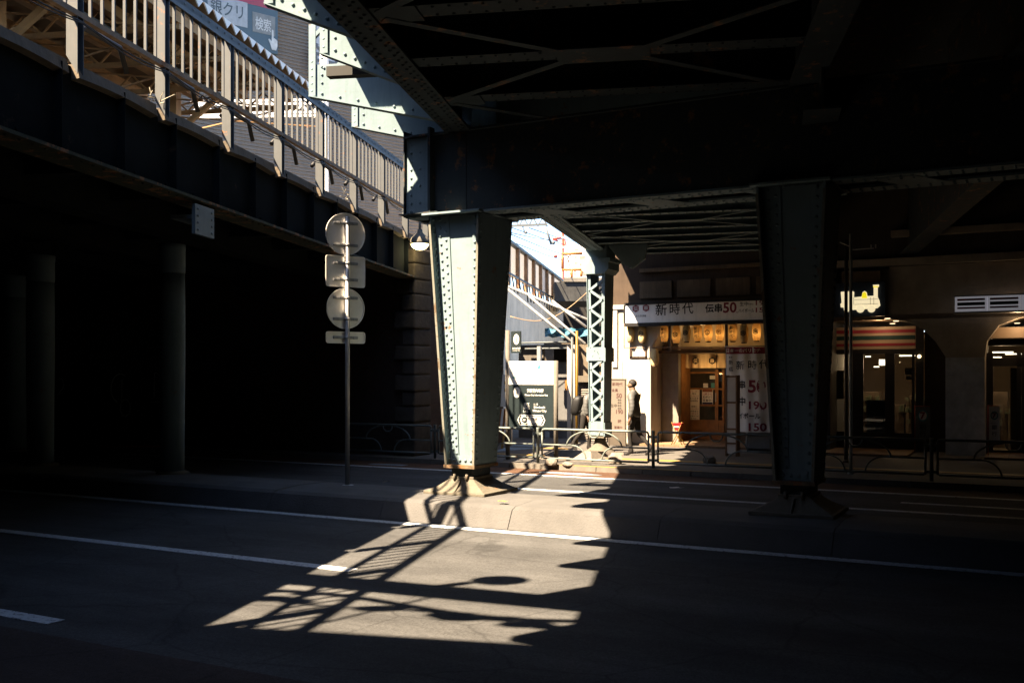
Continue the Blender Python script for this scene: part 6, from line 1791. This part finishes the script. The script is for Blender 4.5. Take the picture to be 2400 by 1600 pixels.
for i, (xa, ya, xb, yb_) in enumerate(((1195, 532, 1330, 575), (1195, 548, 1330, 600), (1195, 565, 1330, 613), (1240, 534, 1345, 566), (1195, 545, 1290, 562))):
    pa = (bx(xa, 36), 36, bz(ya, 36)); pb2 = (bx(xb, 60), 60, bz(yb_, 60))
    q = MB('X'); q.tube([pa, tuple((pa[k]*.5+pb2[k]*.5)-(.05 if k == 2 else 0) for k in range(3)), pb2], .018, 4)
    o = q.build('overhead_wire', INK, None, origin=pa); o['label'] = 'thin black overhead wire crossing the white sky in the gap'; o['category'] = 'wire'; o['group'] = 'overhead wires against the sky'
# red and white mast and scaffold
Zm = 70.0
ms = thing('signal_mast', 'red and white braced mast standing against the white sky', 'mast', 'X', (bx(1319, Zm), Zm, 0))
q = MB('X'); q.rod((bx(1319, Zm), Zm, 0), (bx(1319, Zm), Zm, bz(545, Zm)), .11, 6); q.rod((bx(1322, Zm), Zm, bz(560, Zm)), (bx(1336, Zm), Zm, bz(625, Zm)), .1, 6); q.rod((bx(1295, Zm), Zm, bz(560, Zm)), (bx(1322, Zm), Zm, bz(557, Zm)), .09, 6)
q.rod((bx(1296, Zm), Zm, bz(561, Zm)), (bx(1308, Zm), Zm, bz(565, Zm)), .07, 6); q.rod((bx(1298, Zm), Zm, bz(600, Zm)), (bx(1306, Zm), Zm, bz(601, Zm)), .1, 6)
q.build('mast', REDP, ms)
q = MB('X')
for py in (555, 578, 600): q.rod((bx(1319, Zm), Zm, bz(py+6, Zm)), (bx(1319, Zm), Zm, bz(py, Zm)), .14, 6)
q.build('white_band', WHITEB, ms)
sc_ = thing('scaffold_tower', 'white lattice tower with yellow handrails beside the pale building', 'tower', 'X', (bx(1331, 62), 62, 0))
q = MB('X'); Zs = 62.0
for px in (1326, 1336): q.box(bx(px, Zs)-.05, bx(px, Zs)+.05, Zs, Zs+.1, 0, bz(575, Zs))
for k in range(14):
    za = bz(650, Zs)+k*(bz(575, Zs)-bz(650, Zs))/14; zb2 = za+(bz(575, Zs)-bz(650, Zs))/14
    s = k % 2; q.beam((bx(1326 if s else 1336, Zs), Zs, za), (bx(1336 if s else 1326, Zs), Zs, zb2), .06, .06)
q.build('lattice', PALE, sc_)
q = MB('X'); Zs = 61
for xa, ya, xb, yb_ in ((1318, 595, 1365, 594), (1318, 595, 1318, 630), (1316, 632, 1385, 632), (1340, 632, 1340, 652), (1362, 636, 1385, 636), (1362, 636, 1362, 648)):
    q.rod((bx(xa, Zs), Zs, bz(ya, Zs)), (bx(xb, Zs), Zs, bz(yb_, Zs)), .09, 6)
q.build('handrail', ORANGE, sc_)
fb_ = thing('pale_building', 'pale sunlit office block with small windows far beyond the tracks', 'building', 'X', (bx(1365, 90), 90, 0))
q = MB('X'); Zf = 90.0
q.box(bx(1340, Zf), bx(1400, Zf), Zf, Zf+8, 0, bz(574, Zf)); q.box(bx(1355, Zf), bx(1376, Zf), Zf-2, Zf, 0, bz(596, Zf)); q.build('wall', mat('pale_facade', (.58, .56, .52), rough=.8, var=.05), fb_)
for x0p, x1p, y0p, y1p in ((1346, 1356, 582, 588), (1346, 1355, 613, 619), (1347, 1352, 599, 607), (1358, 1374, 599, 610), (1358, 1372, 617, 622), (1364, 1376, 638, 646), (1345, 1350, 634, 647)):
    zf = Zf-2.02 if x0p >= 1355 and y0p > 596 else Zf-.02
    q = MB('X'); q.box(bx(x0p, zf), bx(x1p, zf), zf, zf+.02, bz(y1p, zf), bz(y0p, zf)); q.build('window', mat('window_shade', (.20, .17, .14), rough=.3), fb_)

# unseen near-side wall added behind the camera to keep skylight out
nb = thing('skylight_block', 'plain grey unseen building added behind the viewer to keep skylight out', 'building', 'U', (10, -12, 0))
q = MB('U'); q.box(-100, 100, -20, -12, 0, 5.0); q.box(2, 100, -20, -12, 5.0, 6.5); q.build('wall', CONCD, nb)
for k in range(12):
    q = MB('U'); q.box(-2+k*4, k*4, -12, -11.95, 1, 3.2); q.build('window', DARKP, nb)

for sx_, lab in ((46, 'plain unseen block added to close the right street end against skylight'), (-62, 'plain unseen block added to close the left street end against skylight')):
    t = thing('skylight_block', lab, 'building', 'U', (sx_, 5, 0))  # unseen end blocks added to cut the ambient light
    q = MB('U'); q.box(sx_, sx_+6 if sx_ > 0 else sx_-6, -11.9, 26.5 if sx_ > 0 else 19.3, 0, 6.58 if sx_ > 0 else 5.08); q.build('wall', CONCD, t)
